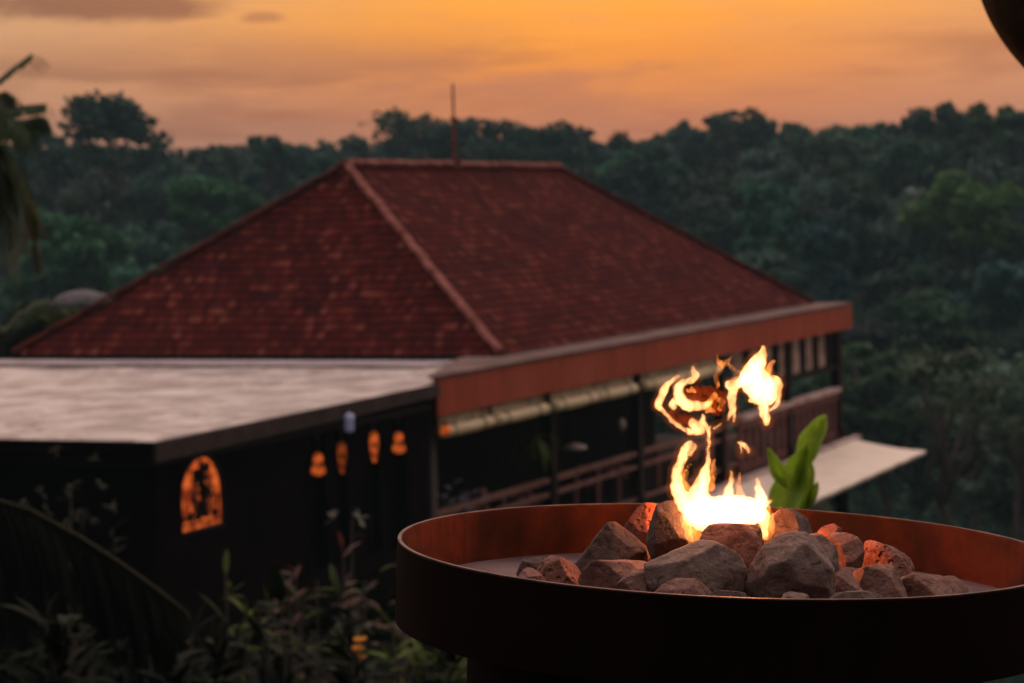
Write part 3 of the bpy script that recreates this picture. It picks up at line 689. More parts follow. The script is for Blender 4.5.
def make_tree(x, y, h, r, label, name='broadleaf_tree', cat='tree', tint=(1, 1, 1), nl=9, leaves=3500, size=.42, flat=.7, seed=0, bark='bark', group=None, spread=.75, shell=.5, z=None, tr=None, lobes=None):
    rg = np.random.default_rng(seed); zb = float(ground(x, y)) if z is None else z
    t = thing(name, (x, y, zb), label, cat, group)
    c, R = lobes if lobes else crown_lobes(h, r, nl, rg, flat, spread)
    q, ti = leaf_cloud(c, R, leaves, size, rg, shell)
    mb = MB(); limb_tubes(mb, (x, y, zb), h, r, c, rg, tr or h*.022, 12)
    mb.build('trunk', M_[bark], t, smooth=True)
    link('crown', q+np.array([x, y, zb]), quads(leaves), M_['leaf'], t, cols=ti*np.array(tint))
    return t

# ------------------------------------------------------------------ far wooded hillside (reads as one mass) and the trees that stand out of it
rg = np.random.default_rng(11)
pts = []
for _ in range(6000):
    y = 118+rg.random()**.8*215; xw = .26*y+8; x = (rg.random()*2-1)*xw
    if all((x-a)**2+(y-b)**2 > (5.4+.006*b)**2*1.0 for a, b, *_ in pts): pts.append((x, y))
    if len(pts) >= 330: break
Q = []; T = []
TRK = MB()
def px_of(x, y, z):
    c, s_ = math.cos(PITCH), math.sin(PITCH); yy = y*c-z*s_; zz = y*s_+z*c; u = F*x/yy; v = -F*zz/yy
    return 512+cr*u-sr*v, 341.5+sr*u+cr*v
kept = 0
for (x, y) in pts:
    g = float(ground(x, y)); h = 8.5+5.5*rg.random(); r = 2.8+2.6*rg.random()
    u, v = px_of(x, y, g+h)
    # keep the skyline at its real height
    lim = np.interp(u, [0, 60, 160, 185, 250, 320, 380, 560, 610, 650, 700, 860, 900, 1024], [138, 146, 150, 156, 146, 148, 136, 130, 146, 138, 126, 127, 126, 120])
    if v < lim: h = max(4.5, h-(lim-v)/F*y)
    c, R = crown_lobes(h, r, 8, rg, .75, .8)
    n = int(2300*(1 if y < 200 else .75)); q, ti = leaf_cloud(c, R, n, .40+.0007*y, rg, .45)
    hue = rg.random(); tn = np.array([.55+1.0*hue, .9+.35*rg.random(), .7+.6*rg.random()])*(.45+1.25*rg.random()**1.5)
    Q.append(q+np.array([x, y, g])); T.append(ti*tn); kept += 1
    if y < 190: TRK.tube([(x, y, g-.5), (x+rg.normal(0, .3), y, g+h*.7)], [.22, .1], 5)
Q = np.concatenate(Q); T = np.concatenate(T)
fo = props(link('forest', Q, quads(len(Q)//4), M_['leaf'], cols=T), 'hazy dark green forest covering the far hillside', 'forest', kind='stuff')
TRK.build('trunks', M_['bark'], fo)
n = 26000; y = 40+rg.random(n)*60; x = -.02*y+rg.random(n)*(.30*y+6); z = ground(x, y)
sd = -((x-BR[0])*BE[0]+(y-BR[1])*BE[1]); ok = ((sd > 1.3)) | ((x-BR[0])*BD[0]+(y-BR[1])*BD[1] > 24.5); x, y, z = x[ok], y[ok], z[ok]; n = len(x)
hb = .3+1.8*np.clip(np.sin(x*.9)*np.cos(y*.8)+.4, 0, 1); hb = hb*np.where(sd[ok] < 4.5, .4, 1.)
c = np.stack([x, y, z+hb*rg.random(n)], 1); q, ti = leaf_cloud(c, np.ones((n, 3))*.3, n, .42, rg, .2)
props(link('slope_shrubbery', q, quads(n), M_['leaf'], cols=ti*np.array([.8, .9, .8])), 'dark shrubbery tumbling down the slope below the awning', 'shrubbery', kind='stuff')
# low undergrowth that hides the soil of the far slope
n = 60000; y = 84+rg.random(n)*250; x = (rg.random(n)*2-1)*(.27*y+8); z = ground(x, y)
c = np.stack([x, y, z+.3+1.3*rg.random(n)], 1); q, ti = leaf_cloud(c, np.ones((n, 3))*.7, n, .75, rg, .2)
props(link('undergrowth', q, quads(n), M_['leaf'], cols=ti*np.array([.9, 1., .9])), 'dense undergrowth between the trees of the far slope', 'undergrowth', kind='stuff')

def tree_at(px, py_top, y, h, r, label, **kw):
    p = P(px, py_top, y); t = make_tree(p[0], p[1], h, r, label, z=p[2]-h, **kw)
    return t
GR = 'trees standing out of the far hillside'
tree_at(108, 94, 205, 13, 5.2, 'big rounded tree rising highest on the left skyline', seed=1, leaves=2500, nl=15, tint=(.7, .85, .9), group=GR, shell=.3, size=.45)
tree_at(50, 118, 215, 12, 3.8, 'tree at the left skyline just beside the palm fronds', seed=2, leaves=1700, nl=9, tint=(.7, .9, .9), group=GR)
tree_at(262, 130, 225, 12, 3.6, 'ragged tree with twin tops on the skyline above the left roof slope', seed=3, leaves=2400, nl=7, tint=(.8, 1, .9), group=GR, flat=.9)
tree_at(402, 110, 240, 12, 4.6, 'airy umbrella shaped tree on the skyline left of the lightning rod', seed=4, leaves=1100, nl=13, flat=.28, tint=(1., .95, .9), group=GR, spread=1., size=.45)
tree_at(478, 119, 240, 12, 5.6, 'flat topped tree on the skyline right of the lightning rod', seed=5, leaves=3300, nl=10, flat=.4, tint=(.8, .9, .9), group=GR, spread=1.)
tree_at(546, 119, 245, 12, 4.2, 'small flat crowned tree above the far end of the roof ridge', seed=6, leaves=1700, nl=8, flat=.3, tint=(.9, .9, .9), group=GR, spread=1.)
tree_at(732, 110, 250, 12, 4.0, 'airy round tree standing above the skyline right of centre', seed=7, leaves=1500, nl=9, flat=.5, tint=(1.1, 1, .95), group=GR, spread=.95)
tree_at(808, 132, 235, 13, 4.4, 'pale trunked thin crowned tree on the hillside right of centre', seed=8, leaves=1500, nl=9, flat=.5, tint=(1.2, 1.1, 1.1), bark='palebark', group=GR, tr=.42)
tree_at(944, 101, 235, 13, 4.0, 'tall tree topping the skyline near the right side', seed=9, leaves=2600, nl=11, flat=.6, tint=(.9, .9, .9), group=GR)
tree_at(1002, 108, 225, 13, 4.2, 'broad green tree on the skyline at the right border', seed=10, leaves=2600, nl=10, flat=.5, tint=(1.1, 1.2, .8), group=GR)
tree_at(968, 182, 180, 11, 4.8, 'yellow green bushy tree on the right hillside', seed=12, leaves=3800, nl=11, tint=(2.0, 1.9, .75), group=GR)
tree_at(640, 232+40, 165, 10, 4.0, 'lighter green tree just above the right roof slope', seed=13, leaves=3400, nl=11, tint=(1.6, 1.6, .9), group=GR)
tree_at(948, 352, 98, 11, 2.9, 'tall dark trunk with thin brownish crown beyond the awning', seed=14, leaves=900, nl=7, flat=.55, tint=(1.9, 1.3, 1.1), group=GR, tr=.27, size=.28)
tree_at(880, 330, 125, 12, 3.8, 'muted olive tree just right of the end of the fascia', seed=15, leaves=2600, nl=9, tint=(1.3, 1.25, .9), group=GR)
tree_at(1015, 345, 118, 10, 3.6, 'greyish sparse tree at the right edge above the bowl rim', seed=16, leaves=1200, nl=8, tint=(2.2, 1.8, 1.7), group=GR, tr=.2, size=.3)
tree_at(205, 178, 190, 12, 4.8, 'bright green tree on the hillside above the left roof slope', seed=17, leaves=3800, nl=11, tint=(1., 1.45, .8), group=GR)
tree_at(60, 215, 165, 12, 5.4, 'deep green spreading tree below the left skyline', seed=18, leaves=4200, nl=12, tint=(.8, 1.4, .85), group=GR)

# ------------------------------------------------------------------ leaf blade helpers for nearer plants
def blade(base, direction, length, width, droop, nseg=8, fold=.25, wave=0.):
    """a long leaf: returns verts, faces (3 verts across)"""
    base = np.asarray(base, float); d = np.asarray(direction, float); d /= np.linalg.norm(d)
    side = np.cross(d, [0, 0, 1]); side /= (np.linalg.norm(side)+1e-6)
    vs = []; fs = []; p = base.copy()
    for i in range(nseg+1):
        t = i/nseg; wd = width*.5*(math.sin(math.pi*min(1, t*.93+.06))**.75)
        up = np.cross(side, d)
        vs += [p-side*wd+up*fold*wd+up*wave*math.sin(i*2.), p, p+side*wd+up*fold*wd-up*wave*math.sin(i*2.3)]
        if i < nseg:
            a = i*3; fs += [(a, a+1, a+4, a+3), (a+1, a+2, a+5, a+4)]
        d = d+np.array([0, 0, -droop/nseg]); d /= np.linalg.norm(d); p = p+d*length/nseg
    return vs, fs
def rosette(t, base, n, length, width, droop, mt, rg, up=(.3, 1.2), stems=1, name='leaf_rosette', part=True):
    V = []; Fc = []; C = []
    for i in range(n):
        a = rg.random()*2*math.pi; e = up[0]+(up[1]-up[0])*rg.random()
        d = np.array([math.cos(a)*math.cos(e), math.sin(a)*math.cos(e), math.sin(e)])
        v, f = blade(base, d, length*(.6+.6*rg.random()), width*(.7+.6*rg.random()), droop*(.5+rg.random()))
        k = len(V); V += v; Fc += [tuple(q+k for q in g) for g in f]; C += [[.6+.8*rg.random()]*3]*len(v)
    return link(name, np.array(V), np.array(Fc), mt, t, cols=np.array(C), smooth=True)
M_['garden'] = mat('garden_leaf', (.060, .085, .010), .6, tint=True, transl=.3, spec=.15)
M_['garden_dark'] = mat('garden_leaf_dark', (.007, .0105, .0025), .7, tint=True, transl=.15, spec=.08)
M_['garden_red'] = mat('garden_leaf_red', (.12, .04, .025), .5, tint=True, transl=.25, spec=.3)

# garden plants on the slope below the terrace: (px, py of tip, depth, height, kind, label)
G = [
 (255, 572, 25, 1.5, 'green', 'leafy green shrub catching light left of centre in the dark garden'),
 (222, 590, 23, 1.3, 'green', 'green strap leaved plant below the arched window'),
 (300, 590, 24, 1.2, 'dark', 'dark shrub between the two brighter green garden plants'),
 (345, 520, 31, 2.6, 'white', 'slender plant with pale star shaped flowers before the dark wing'),
 (318, 560, 29, 1.8, 'red', 'reddish leaved plant left of the pale flowering plant'),
 (372, 560, 28, 1.6, 'red', 'brownish red plant right of the pale flowering plant'),
 (430, 562, 24, 1.5, 'green', 'spiky yellow green plant against the left side of the fire bowl'),
 (398, 585, 22, 1.2, 'green', 'low green plant just left of the fire bowl pedestal'),
 (350, 610, 20, 1.2, 'dark', 'dark bush under the reddish garden plants'),
 (440, 625, 17, 1.0, 'green', 'dim green bush low beside the fire bowl'),
 (280, 630, 19, 1.1, 'dark', 'dark low bush at the bottom of the garden'),
 (180, 640, 18, 1.1, 'dark', 'almost black bush near the bottom left of the garden'),
 (70, 505, 29, 2.2, 'pale', 'thin pale leaved shrub in front of the dark wing wall at far left'),
 (110, 620, 19, 1.3, 'dark', 'dark bush under the arching stalk'),
 (40, 600, 17, 1.6, 'dark', 'tall dark bush in the bottom left corner'),
 (508, 640, 15, .9, 'green', 'small dim plant seen in the gap by the bowl pedestal'),
 (385, 640, 16, 1.0, 'dark', 'low dark plant at the bottom beside the orange blossoms'),
 (150, 585, 26, 1.6, 'dark', 'dark upright plant against the corner of the wing'),
]
rg = np.random.default_rng(3)
for i, (x, y, dep, h, kind, lab) in enumerate(G):
    p = P(x, y, dep); gz_ = float(ground(p[0], p[1])); zb = min(gz_+.0, p[2]-.4); h = p[2]-gz_ if p[2]-gz_ > .6 else h; zb = gz_ if p[2]-gz_ > .6 else p[2]-h
    t = thing('garden_shrub' if kind in ('dark', 'pale') else 'garden_plant', (p[0], p[1], zb), lab, 'shrub' if kind in ('dark', 'pale') else 'plant', 'plants in the dark garden below the terrace')
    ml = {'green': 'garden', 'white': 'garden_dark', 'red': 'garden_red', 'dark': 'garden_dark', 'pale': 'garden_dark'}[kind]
    st_ = MB(); tips = []
    for s_ in range(5 if kind != 'white' else 3):
        tip = np.array([p[0]+rg.normal(0, .28), p[1]+rg.normal(0, .3), zb+h*(.74+.30*rg.random())]); tips.append(tip)
        st_.tube([(p[0], p[1], zb-.2), ((p[0]+tip[0])/2+rg.normal(0, .06), (p[1]+tip[1])/2, (zb+tip[2])/2), tip], [.03, .022, .012], 5)
    st_.build('stem', M_['bark'], t)
    V = []; Fc = []; C = []
    for tip in tips:
        for s_ in range(28):
            a = rg.random()*2*math.pi; e = .0+1.3*rg.random(); fr_ = rg.random()*.55
            b_ = tip*(1-fr_)+np.array([p[0], p[1], zb])*fr_
            d = np.array([math.cos(a)*math.cos(e), math.sin(a)*math.cos(e), math.sin(e)])
            L = {'green': .34, 'red': .30, 'dark': .30, 'pale': .22, 'white': .24}[kind]*(.6+.7*rg.random())
            v, f = blade(b_, d, L, L*(.20 if kind in ('green', 'red') else .30), 1.3*rg.random(), 6)
            k = len(V); V += v; Fc += [tuple(q+k for q in g) for g in f]; tt = .4+1.2*rg.random(); C += [[tt, tt, tt*.8]]*len(v)
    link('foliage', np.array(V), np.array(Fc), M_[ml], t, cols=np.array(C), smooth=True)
    if kind in ('white', 'pale'):
        V = []; Fc = []
        for fl in range(7 if kind == 'white' else 16):
            b_ = tips[fl % len(tips)]+rg.normal(0, .10 if kind == 'white' else .22, 3)
            for s_ in range(5):
                a = s_*1.257+rg.random(); v, f = blade(b_, (math.cos(a)+.5*rg.normal(), math.sin(a)*.6, rg.normal()*.8+.4), .15 if kind == 'white' else .11, .045, .5, 4)
                k = len(V); V += v; Fc += [tuple(q+k for q in g) for g in f]
        link('flowers', np.array(V), np.array(Fc), mat('pale_petal%d' % i, (.26, .26, .20) if kind == 'white' else (.07, .07, .045), .6, transl=.3), t, smooth=True)
# near-black planting bed that covers the slope
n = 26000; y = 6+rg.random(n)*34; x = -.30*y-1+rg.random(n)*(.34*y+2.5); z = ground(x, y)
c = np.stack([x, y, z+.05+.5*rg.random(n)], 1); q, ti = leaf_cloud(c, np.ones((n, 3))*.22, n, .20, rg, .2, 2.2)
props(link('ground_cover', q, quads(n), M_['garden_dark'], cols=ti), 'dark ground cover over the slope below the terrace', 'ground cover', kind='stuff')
# orange blossoms
p = P(357, 652, 18.5); t = thing('flowering_plant', (p[0], p[1], p[2]-.5), 'tiny plant with two orange yellow blossoms low in the dark garden', 'plant')
V = []; Fc = []
for oz, ox in ((0, 0), (.07, .02), (-.07, .01)):
    for s_ in range(7):
        a = s_*.9; v, f = blade(p+[ox, 0, oz], (math.cos(a), math.sin(a), .8), .08, .06, .3, 4); k = len(V); V += v; Fc += [tuple(q+k for q in g) for g in f]
link('flowers', np.array(V), np.array(Fc), mat('orange_petal', (.80, .38, .05), .6, transl=.4), t, smooth=True)
mb = MB(); mb.tube([p-[0, 0, .6], p], .012, 5); mb.build('stem', M_['bark'], t)
# white flowers and a jar on the verandah near corner
p = P(462, 520, 44.5); zz = BR[2]-3.84
t = thing('potted_plant', (p[0], p[1], zz), 'potted plant with white flowers behind the near corner post', 'potted plant')
mb = MB(); mb.lathe((p[0], p[1], zz), [(.14, 0), (.2, .1), (.24, .38), (.21, .42)], 16); mb.build('pot', M_['wall'], t, smooth=True)
V = []; Fc = []
for s_ in range(34):
    b_ = np.array([p[0]+rg.normal(0, .20), p[1]+rg.normal(0, .2), P(462, 505, 44.5)[2]+rg.normal(0, .16)]); a = rg.random()*6.3
    v, f = blade(b_, (math.cos(a), math.sin(a), .7), .22, .10, .6, 5); k = len(V); V += v; Fc += [tuple(q+k for q in g) for g in f]
link('flowers', np.array(V), np.array(Fc), mat('white_petal', (.42, .42, .50), .6, transl=.3), t, smooth=True)
mb = MB()
for a in range(6): mb.tube([(p[0], p[1], zz+.3), (p[0]+.2*math.cos(a), p[1]+.2*math.sin(a), P(462, 500, 44.5)[2])], .012, 5)
mb.build('stem', M_['bark'], t)
p = P(482, 512, 45.5); t = thing('tall_vase', (p[0], p[1], BR[2]-3.84), 'tall reddish brown vase beside the white flowers on the verandah', 'vase')
zt = P(482, 489, 45.5)[2]; hh = zt-(BR[2]-3.84)
mb = MB(); mb.lathe((p[0], p[1], BR[2]-3.84), [(.12, 0), (.2, .2*hh), (.17, .7*hh), (.08, .88*hh), (.1, hh)], 16); mb.build('vase_body', mat('vase_clay', (.20, .085, .06), .6), t, smooth=True)
# hanging fern by the second post
p = P(535, 440, 47.5); t = thing('hanging_fern', tuple(p), 'hanging fern with drooping fronds under the blinds of the first verandah bay', 'hanging plant')
rosette(t, p, 26, .8, .09, 2.6, M_['garden'], rg, (.0, .9), name='fronds')
mb = MB(); mb.lathe(p, [(.08, -.16), (.16, -.05), (.15, .02)], 14); mb.build('basket', M_['darkwood'], t)
mb = MB(); mb.tube([p, (p[0], p[1], BR[2]-.36)], .008, 5); mb.build('cord', M_['iron'], t)

# arching stalk across the dark garden at left
t = thing('palm_plant', tuple(P(150, 660, 19)), 'dark palm frond arching down from the left edge across the garden', 'palm plant')
sp = [P(-90, 478, 19.4), P(-30, 492, 19.3), P(30, 510, 19.2), P(80, 537, 19.1), P(120, 563, 19.0), P(158, 590, 18.9), P(186, 612, 18.8), P(205, 650, 18.8), P(212, 700, 18.8)]
mb = MB(); mb.tube(sp, [.014, .016, .017, .017, .016, .014, .012, .008, .006], 6); mb.build('leaf_stalk', mat('stalk', (.045, .040, .022), .8), t, smooth=True)
V = []; Fc = []; sp = np.array(sp)
for i in range(64):
    u_ = i/63*(len(sp)-1.01); k0 = int(u_); b_ = sp[k0]*(1-u_+k0)+sp[k0+1]*(u_-k0)
    for sgn in (-1, 1):
        v, f = blade(b_+[0, 0, -.006], (.35+.2*rg.random(), sgn*(.35+.3*rg.random()), -.75), .9+.4*rg.random(), .07, 1.0, 6); k = len(V); V += v; Fc += [tuple(q+k for q in g) for g in f]
link('leaflets', np.array(V), np.array(Fc), M_['garden_dark'], t, cols=np.ones((len(V), 3))*.3, smooth=True)

# ------------------------------------------------------------------ coconut palm whose fronds reach in from the left
pc = P(-38, 120, 34); gz_ = float(ground(pc[0], pc[1]))
t = thing('coconut_palm', (pc[0], pc[1], gz_), 'coconut palm with drooping fronds reaching in at the left edge', 'palm tree')
mb = MB(); mb.tube([(pc[0]-.5, pc[1], gz_-.3), (pc[0]-.35, pc[1], gz_+(pc[2]-gz_)*.4), (pc[0]-.1, pc[1], gz_+(pc[2]-gz_)*.8), pc], [.22, .17, .14, .12], 10); mb.build('trunk', M_['bark'], t, smooth=True)
M_['frond'] = mat('palm_frond', (.045, .060, .022), .5, tint=True, transl=.25)
def frond(mid, tint, ll=.42, lw=.035, n=34):
    mid = [np.asarray(q, float) for q in mid]; V = []; Fc = []; C = []
    m_ = MB(); m_.tube(mid, list(np.linspace(.03, .008, len(mid))), 6); k = 0; V = list(m_.v); Fc4 = [f for f in m_.f if len(f) == 4]; C = [[.8, .8, .8]]*len(V)
    for i in range(n):
        u_ = (.12+.87*i/(n-1))*(len(mid)-1.01); k0 = int(u_); b_ = mid[k0]*(1-u_+k0)+mid[k0+1]*(u_-k0); tg = mid[k0+1]-mid[k0]; tg /= np.linalg.norm(tg)
        sd = np.cross(tg, [0, .25, 1]); sd /= np.linalg.norm(sd)
        for sgn in (-1, 1):
            L = ll*(1-.5*abs(i/n-.45))*(.85+.3*rg.random())
            v, f = blade(b_, tg*.7+sgn*sd*.8+np.array([0, 0, -.15]), L, lw, 1.3, 4, .1); kk = len(V); V += v; Fc4 += [tuple(q+kk for q in g) for g in f]; tt = .6+.8*rg.random(); C += [[tt*tint[0], tt*tint[1], tt*tint[2]]]*len(v)
    return link('frond', np.array(V), np.array(Fc4), M_['frond'], t, cols=np.array(C))
def arc(pxs, dep): return [P(x, y, d_) for (x, y), d_ in zip(pxs, dep)]
frond(arc([(-38, 118), (-15, 95), (5, 76), (22, 62), (33, 54)], [34, 34, 33.8, 33.6, 33.5]), (.9, .9, .9), .42, .05, 34)
frond(arc([(-38, 118), (-12, 98), (6, 92), (14, 98), (18, 110)], [34, 34.2, 34.4, 34.6, 34.7]), (.8, .8, .8), .34, .04)
frond(arc([(-38, 120), (-18, 112), (4, 110), (26, 106), (46, 104)], [34, 33.7, 33.3, 33, 32.8]), (.7, 1., .7), .36, .05)
frond(arc([(-38, 122), (-15, 120), (8, 122), (26, 120), (40, 116)], [34, 34, 34, 34, 34]), (.6, .9, .6), .45, .07)
frond(arc([(-38, 120), (-18, 108), (2, 112), (18, 122), (30, 136)], [34, 33.5, 33, 32.6, 32.4]), (.6, .8, .5), .50, .07)
frond(arc([(-38, 124), (-20, 134), (-4, 158), (2, 200), (4, 262)], [34, 33.4, 33, 32.8, 32.8]), (.8, .7, .45), .60, .07, 46)
frond(arc([(-38, 122), (-14, 128), (4, 150), (14, 190), (18, 240)], [34, 33.6, 33.3, 33.2, 33.2]), (.8, .7, .5), .55, .05, 46)
frond(arc([(-38, 122), (-10, 132), (14, 160), (28, 195), (38, 222)], [34, 33.9, 33.8, 33.7, 33.7]), (2.6, 1.6, .8), .45, .05, 44)
frond(arc([(-38, 124), (-16, 136), (0, 165), (8, 205), (10, 250)], [34, 34.3, 34.5, 34.6, 34.6]), (.8, .8, .6), .50, .05, 40)
frond(arc([(-38, 124), (0, 150), (22, 190), (34, 235), (40, 272)], [34, 33.4, 33.2, 33, 33]), (1.4, .8, .5), .22, .03, 30)
for k_ in range(7):
    a = 2.0+k_*.55; frond([pc+np.array([math.cos(a)*q*1.6, math.sin(a)*q*1.6, .6*math.sin(q*2.2)-.5*q*q]) for q in np.linspace(0, 1.5, 5)], (.8, .9, .7), .45, .045)
# second, lower palm-like bush under it
t = thing('areca_palm', tuple(P(8, 352, 66)), 'low bushy palm at the left edge behind the roof corner', 'palm tree')
pb = P(2, 345, 66); zb = float(ground(pb[0], pb[1]))
mb = MB(); mb.tube([(pb[0], pb[1], zb), pb], [.12, .08], 8); mb.build('trunk', M_['bark'], t)
for k_ in range(22):
    a = rg.random()*6.28; e = .1+1.1*rg.random(); d = np.array([math.cos(a)*math.cos(e), math.sin(a)*math.cos(e), math.sin(e)])
    frond([pb+d*q+np.array([0, 0, -.14*q*q]) for q in np.linspace(0, 3.0, 5)], (.8, .85, .35), .8, .10, 26)
# small pavilion roof beyond the left slope of the roof
pp = P(82, 304, 78); zg = float(ground(pp[0], pp[1])); t = thing('garden_pavilion', (pp[0], pp[1], zg), 'small pavilion with pale grey rounded roof beyond the left roof slope', 'pavilion')
mb = MB(); mb.lathe((pp[0], pp[1], pp[2]), [(1.05, -.10), (1.0, .08), (.75, .30), (.35, .42), (.05, .46)], 20); mb.build('roof', mat('grey_thatch', (.17, .15, .16), .9, (5, .5, .02), (2, (.10, .09, .09), .35, .7)), t, smooth=True)
mb = MB(); mb.lathe((pp[0], pp[1], pp[2]), [(.85, zg-pp[2]), (.85, -.11)], 20); mb.build('wall', M_['darkwood'], t)

# ------------------------------------------------------------------ plant between bowl and building
t = thing('banana_plant', tuple(P(788, 560, 8.6)), 'bright green broad leaved young plant standing just behind the fire bowl', 'plant')
pb = P(790, 560, 8.6); zb = float(ground(pb[0], pb[1]))
M_['fresh'] = mat('fresh_leaf', (.62, .74, .20), .45, (60, .3, .004), (9, (.46, .60, .13), .35, .7), spec=.3, transl=.6)
def flatleaf(name, outline, dep, dy, mt=M_['fresh']):
    """leaf from its midrib (x,y,halfwidth px) list"""
    V = []; Fc = []; pts_ = outline; n = len(pts_)
    for i, (x, y, hw) in enumerate(pts_):
        x0, y0, _ = pts_[max(0, i-1)]; x1, y1, _ = pts_[min(n-1, i+1)]; tx, ty = x1-x0, y1-y0; l = math.hypot(tx, ty); nx_, ny_ = -ty/l, tx/l
        d_ = dep+dy*math.sin(math.pi*i/(n-1))
        for s_, dd in ((-1, .05), (-.5, .015), (0, 0), (.5, .015), (1, .05)):
            hh = hw*(1+.16*math.sin(i*4.1+s_*2+dep*9)*abs(s_)); q = P(x+nx_*hh*s_, y+ny_*hh*s_, d_-dd*1.6+.03*math.sin(i*1.9+s_)); V.append(q)
    for i in range(n-1):
        for j in range(4): a = i*5+j; Fc.append((a, a+1, a+6, a+5))
    k = len(V); V += [v+np.array([0, .004, 0]) for v in V]; Fc += [tuple(q+k for q in f[::-1]) for f in Fc]
    o = link(name, np.array(V), np.array(Fc), mt, t, smooth=True)
    md = o.modifiers.new('s', 'SUBSURF'); md.levels = md.render_levels = 2
    return o
flatleaf('leaf', [(781, 532, 6), (782, 516, 12), (785, 500, 17), (790, 486, 17), (794, 476, 14), (799, 466, 12), (803, 456, 8), (806, 448, 5), (808, 442, 1)], 8.6, .10)
flatleaf('leaf', [(796, 520, 4), (799, 506, 8), (803, 494, 9), (806, 482, 10), (807, 470, 8), (808, 460, 3)], 8.7, .06)
flatleaf('leaf', [(797, 478, 4), (802, 464, 8), (806, 452, 11), (811, 441, 12), (816, 431, 10), (820, 424, 8), (824, 418, 4), (826, 415, 1)], 8.8, -.09)
flatleaf('leaf', [(787, 488, 4), (782, 478, 8), (777, 468, 8), (773, 459, 5), (768, 448, 1)], 8.5, .04)
flatleaf('leaf', [(806, 508, 3), (811, 499, 5), (815, 490, 4), (818, 482, 1)], 8.7, .02)
mb = MB(); mb.tube([(pb[0], pb[1], zb-.2), (pb[0], pb[1], (zb+pb[2])/2), P(789, 525, 8.6)], [.05, .04, .02], 8); mb.build('stem', M_['fresh'], t)

# ------------------------------------------------------------------ dark shade at the top right corner
pc = P(1067, -38, 2.35); r0 = .0
t = thing('hanging_lampshade', tuple(pc), 'dark rounded hanging shade cut off by the top right corner', 'lampshade')
prof = [(.012, -.135), (.045, -.125), (.070, -.098), (.083, -.06), (.088, -.01), (.085, .05), (.07, .10), (.03, .14)]
tt_ = np.linspace(0, 1, 40); prof = [(max(.004, .088*math.sin(math.pi*q)**.75), -.135+.275*q) for q in tt_]
mb = MB(); mb.lathe(pc, prof, 96); mb.build('shade', mat('woven_dark', (.035, .022, .012), .8, (70, .5, .004), (30, (.06, .03, .015), .4, .6)), t, smooth=True)
mb = MB(); mb.tube([pc+[0, 0, .13], pc+[0, 0, 1.6]], .004, 6); mb.build('cord', M_['iron'], t)

# ------------------------------------------------------------------ fire bowl
BX, BY, BZ, TA = .3193, 3.6235, -.5212, -.0545
RB = .5
ca_, sa_ = math.cos(math.atan(TA)), math.sin(math.atan(TA))
def T(x, y, z):                  # bowl frame (z up from the rim plane), tipped a little
    return np.array([BX+x*ca_-z*sa_, BY+y, BZ+x*sa_+z*ca_])
def tlathe(prof, n=128, closed=True):
    mb = MB(); vs = []; fs = []
    for r, z in prof: vs += [T(r*math.cos(a), r*math.sin(a), z) for a in np.linspace(0, 2*math.pi, n, endpoint=False)]
    m_ = len(prof)
    for i in range(m_ if closed else m_-1):
        i2 = (i+1) % m_
        for j in range(n): fs.append((i*n+j, i*n+(j+1) % n, i2*n+(j+1) % n, i2*n+j))
    mb.add(vs, fs); return mb
fb = thing('fire_bowl', tuple(T(0, 0, -1.12)), 'large round rusted steel fire bowl filled with stones', 'fire bowl')
rim = tlathe([(.500, 0), (.4955, -.0004), (.4950, -.0035), (.4945, -.120), (.4990, -.122), (.5000, -.0015)])
ro_ = rim.build('bowl_wall', M_['steel'], fb, smooth=False)
mb = tlathe([(.5001, -.0022), (.5012, -.0022), (.5012, -.1235), (.5001, -.1235)]); mb.build('shade_band', M_['shade_steel'], fb)  # thin black skin added over the outer wall for its shade
mb = tlathe([(.5003, .0005), (.4950, .0005), (.4950, -.0012), (.5003, -.0012)]); mb.build('rim_edge', mat('highlight_steel', (.15, .075, .060), .5, (90, .3, .001), (14, (.05, .022, .018), .4, .62), metal=.3, spec=.3), fb)  # rim highlight put into a paler steel colour
mb = tlathe([(.0001, -.083), (.4938, -.083), (.4938, -.088), (.0001, -.088)]); mb.build('ash_pan', M_['ash'], fb)
mb = tlathe([(.0001, -.1225), (.4985, -.1225), (.40, -.140), (.0001, -.142)]); mb.build('bowl_base', M_['shade_steel'], fb)
mb = tlathe([(.3850, -.1425), (.3900, -.1425), (.3900, -1.15), (.3850, -1.15)], 96); ped = mb.build('pedestal', M_['shade_steel'], fb)
for a0 in (-2.06, -1.2, 1.1, 2.2):
    mb = MB(); x_, y_ = .392*math.cos(a0), .392*math.sin(a0); mb.tube([T(x_, y_, -.16), T(x_, y_, -1.1)], .0035, 6); mb.build('seam_strip', bpy.data.materials['highlight_steel'], ped)
# burner ring under the stones
mb = MB(); mb.tube([T(.10*math.cos(a), .04+.10*math.sin(a), -.055) for a in np.linspace(0, 2*math.pi, 40)], .008, 8); mb.build('burner_ring', M_['iron'], fb)

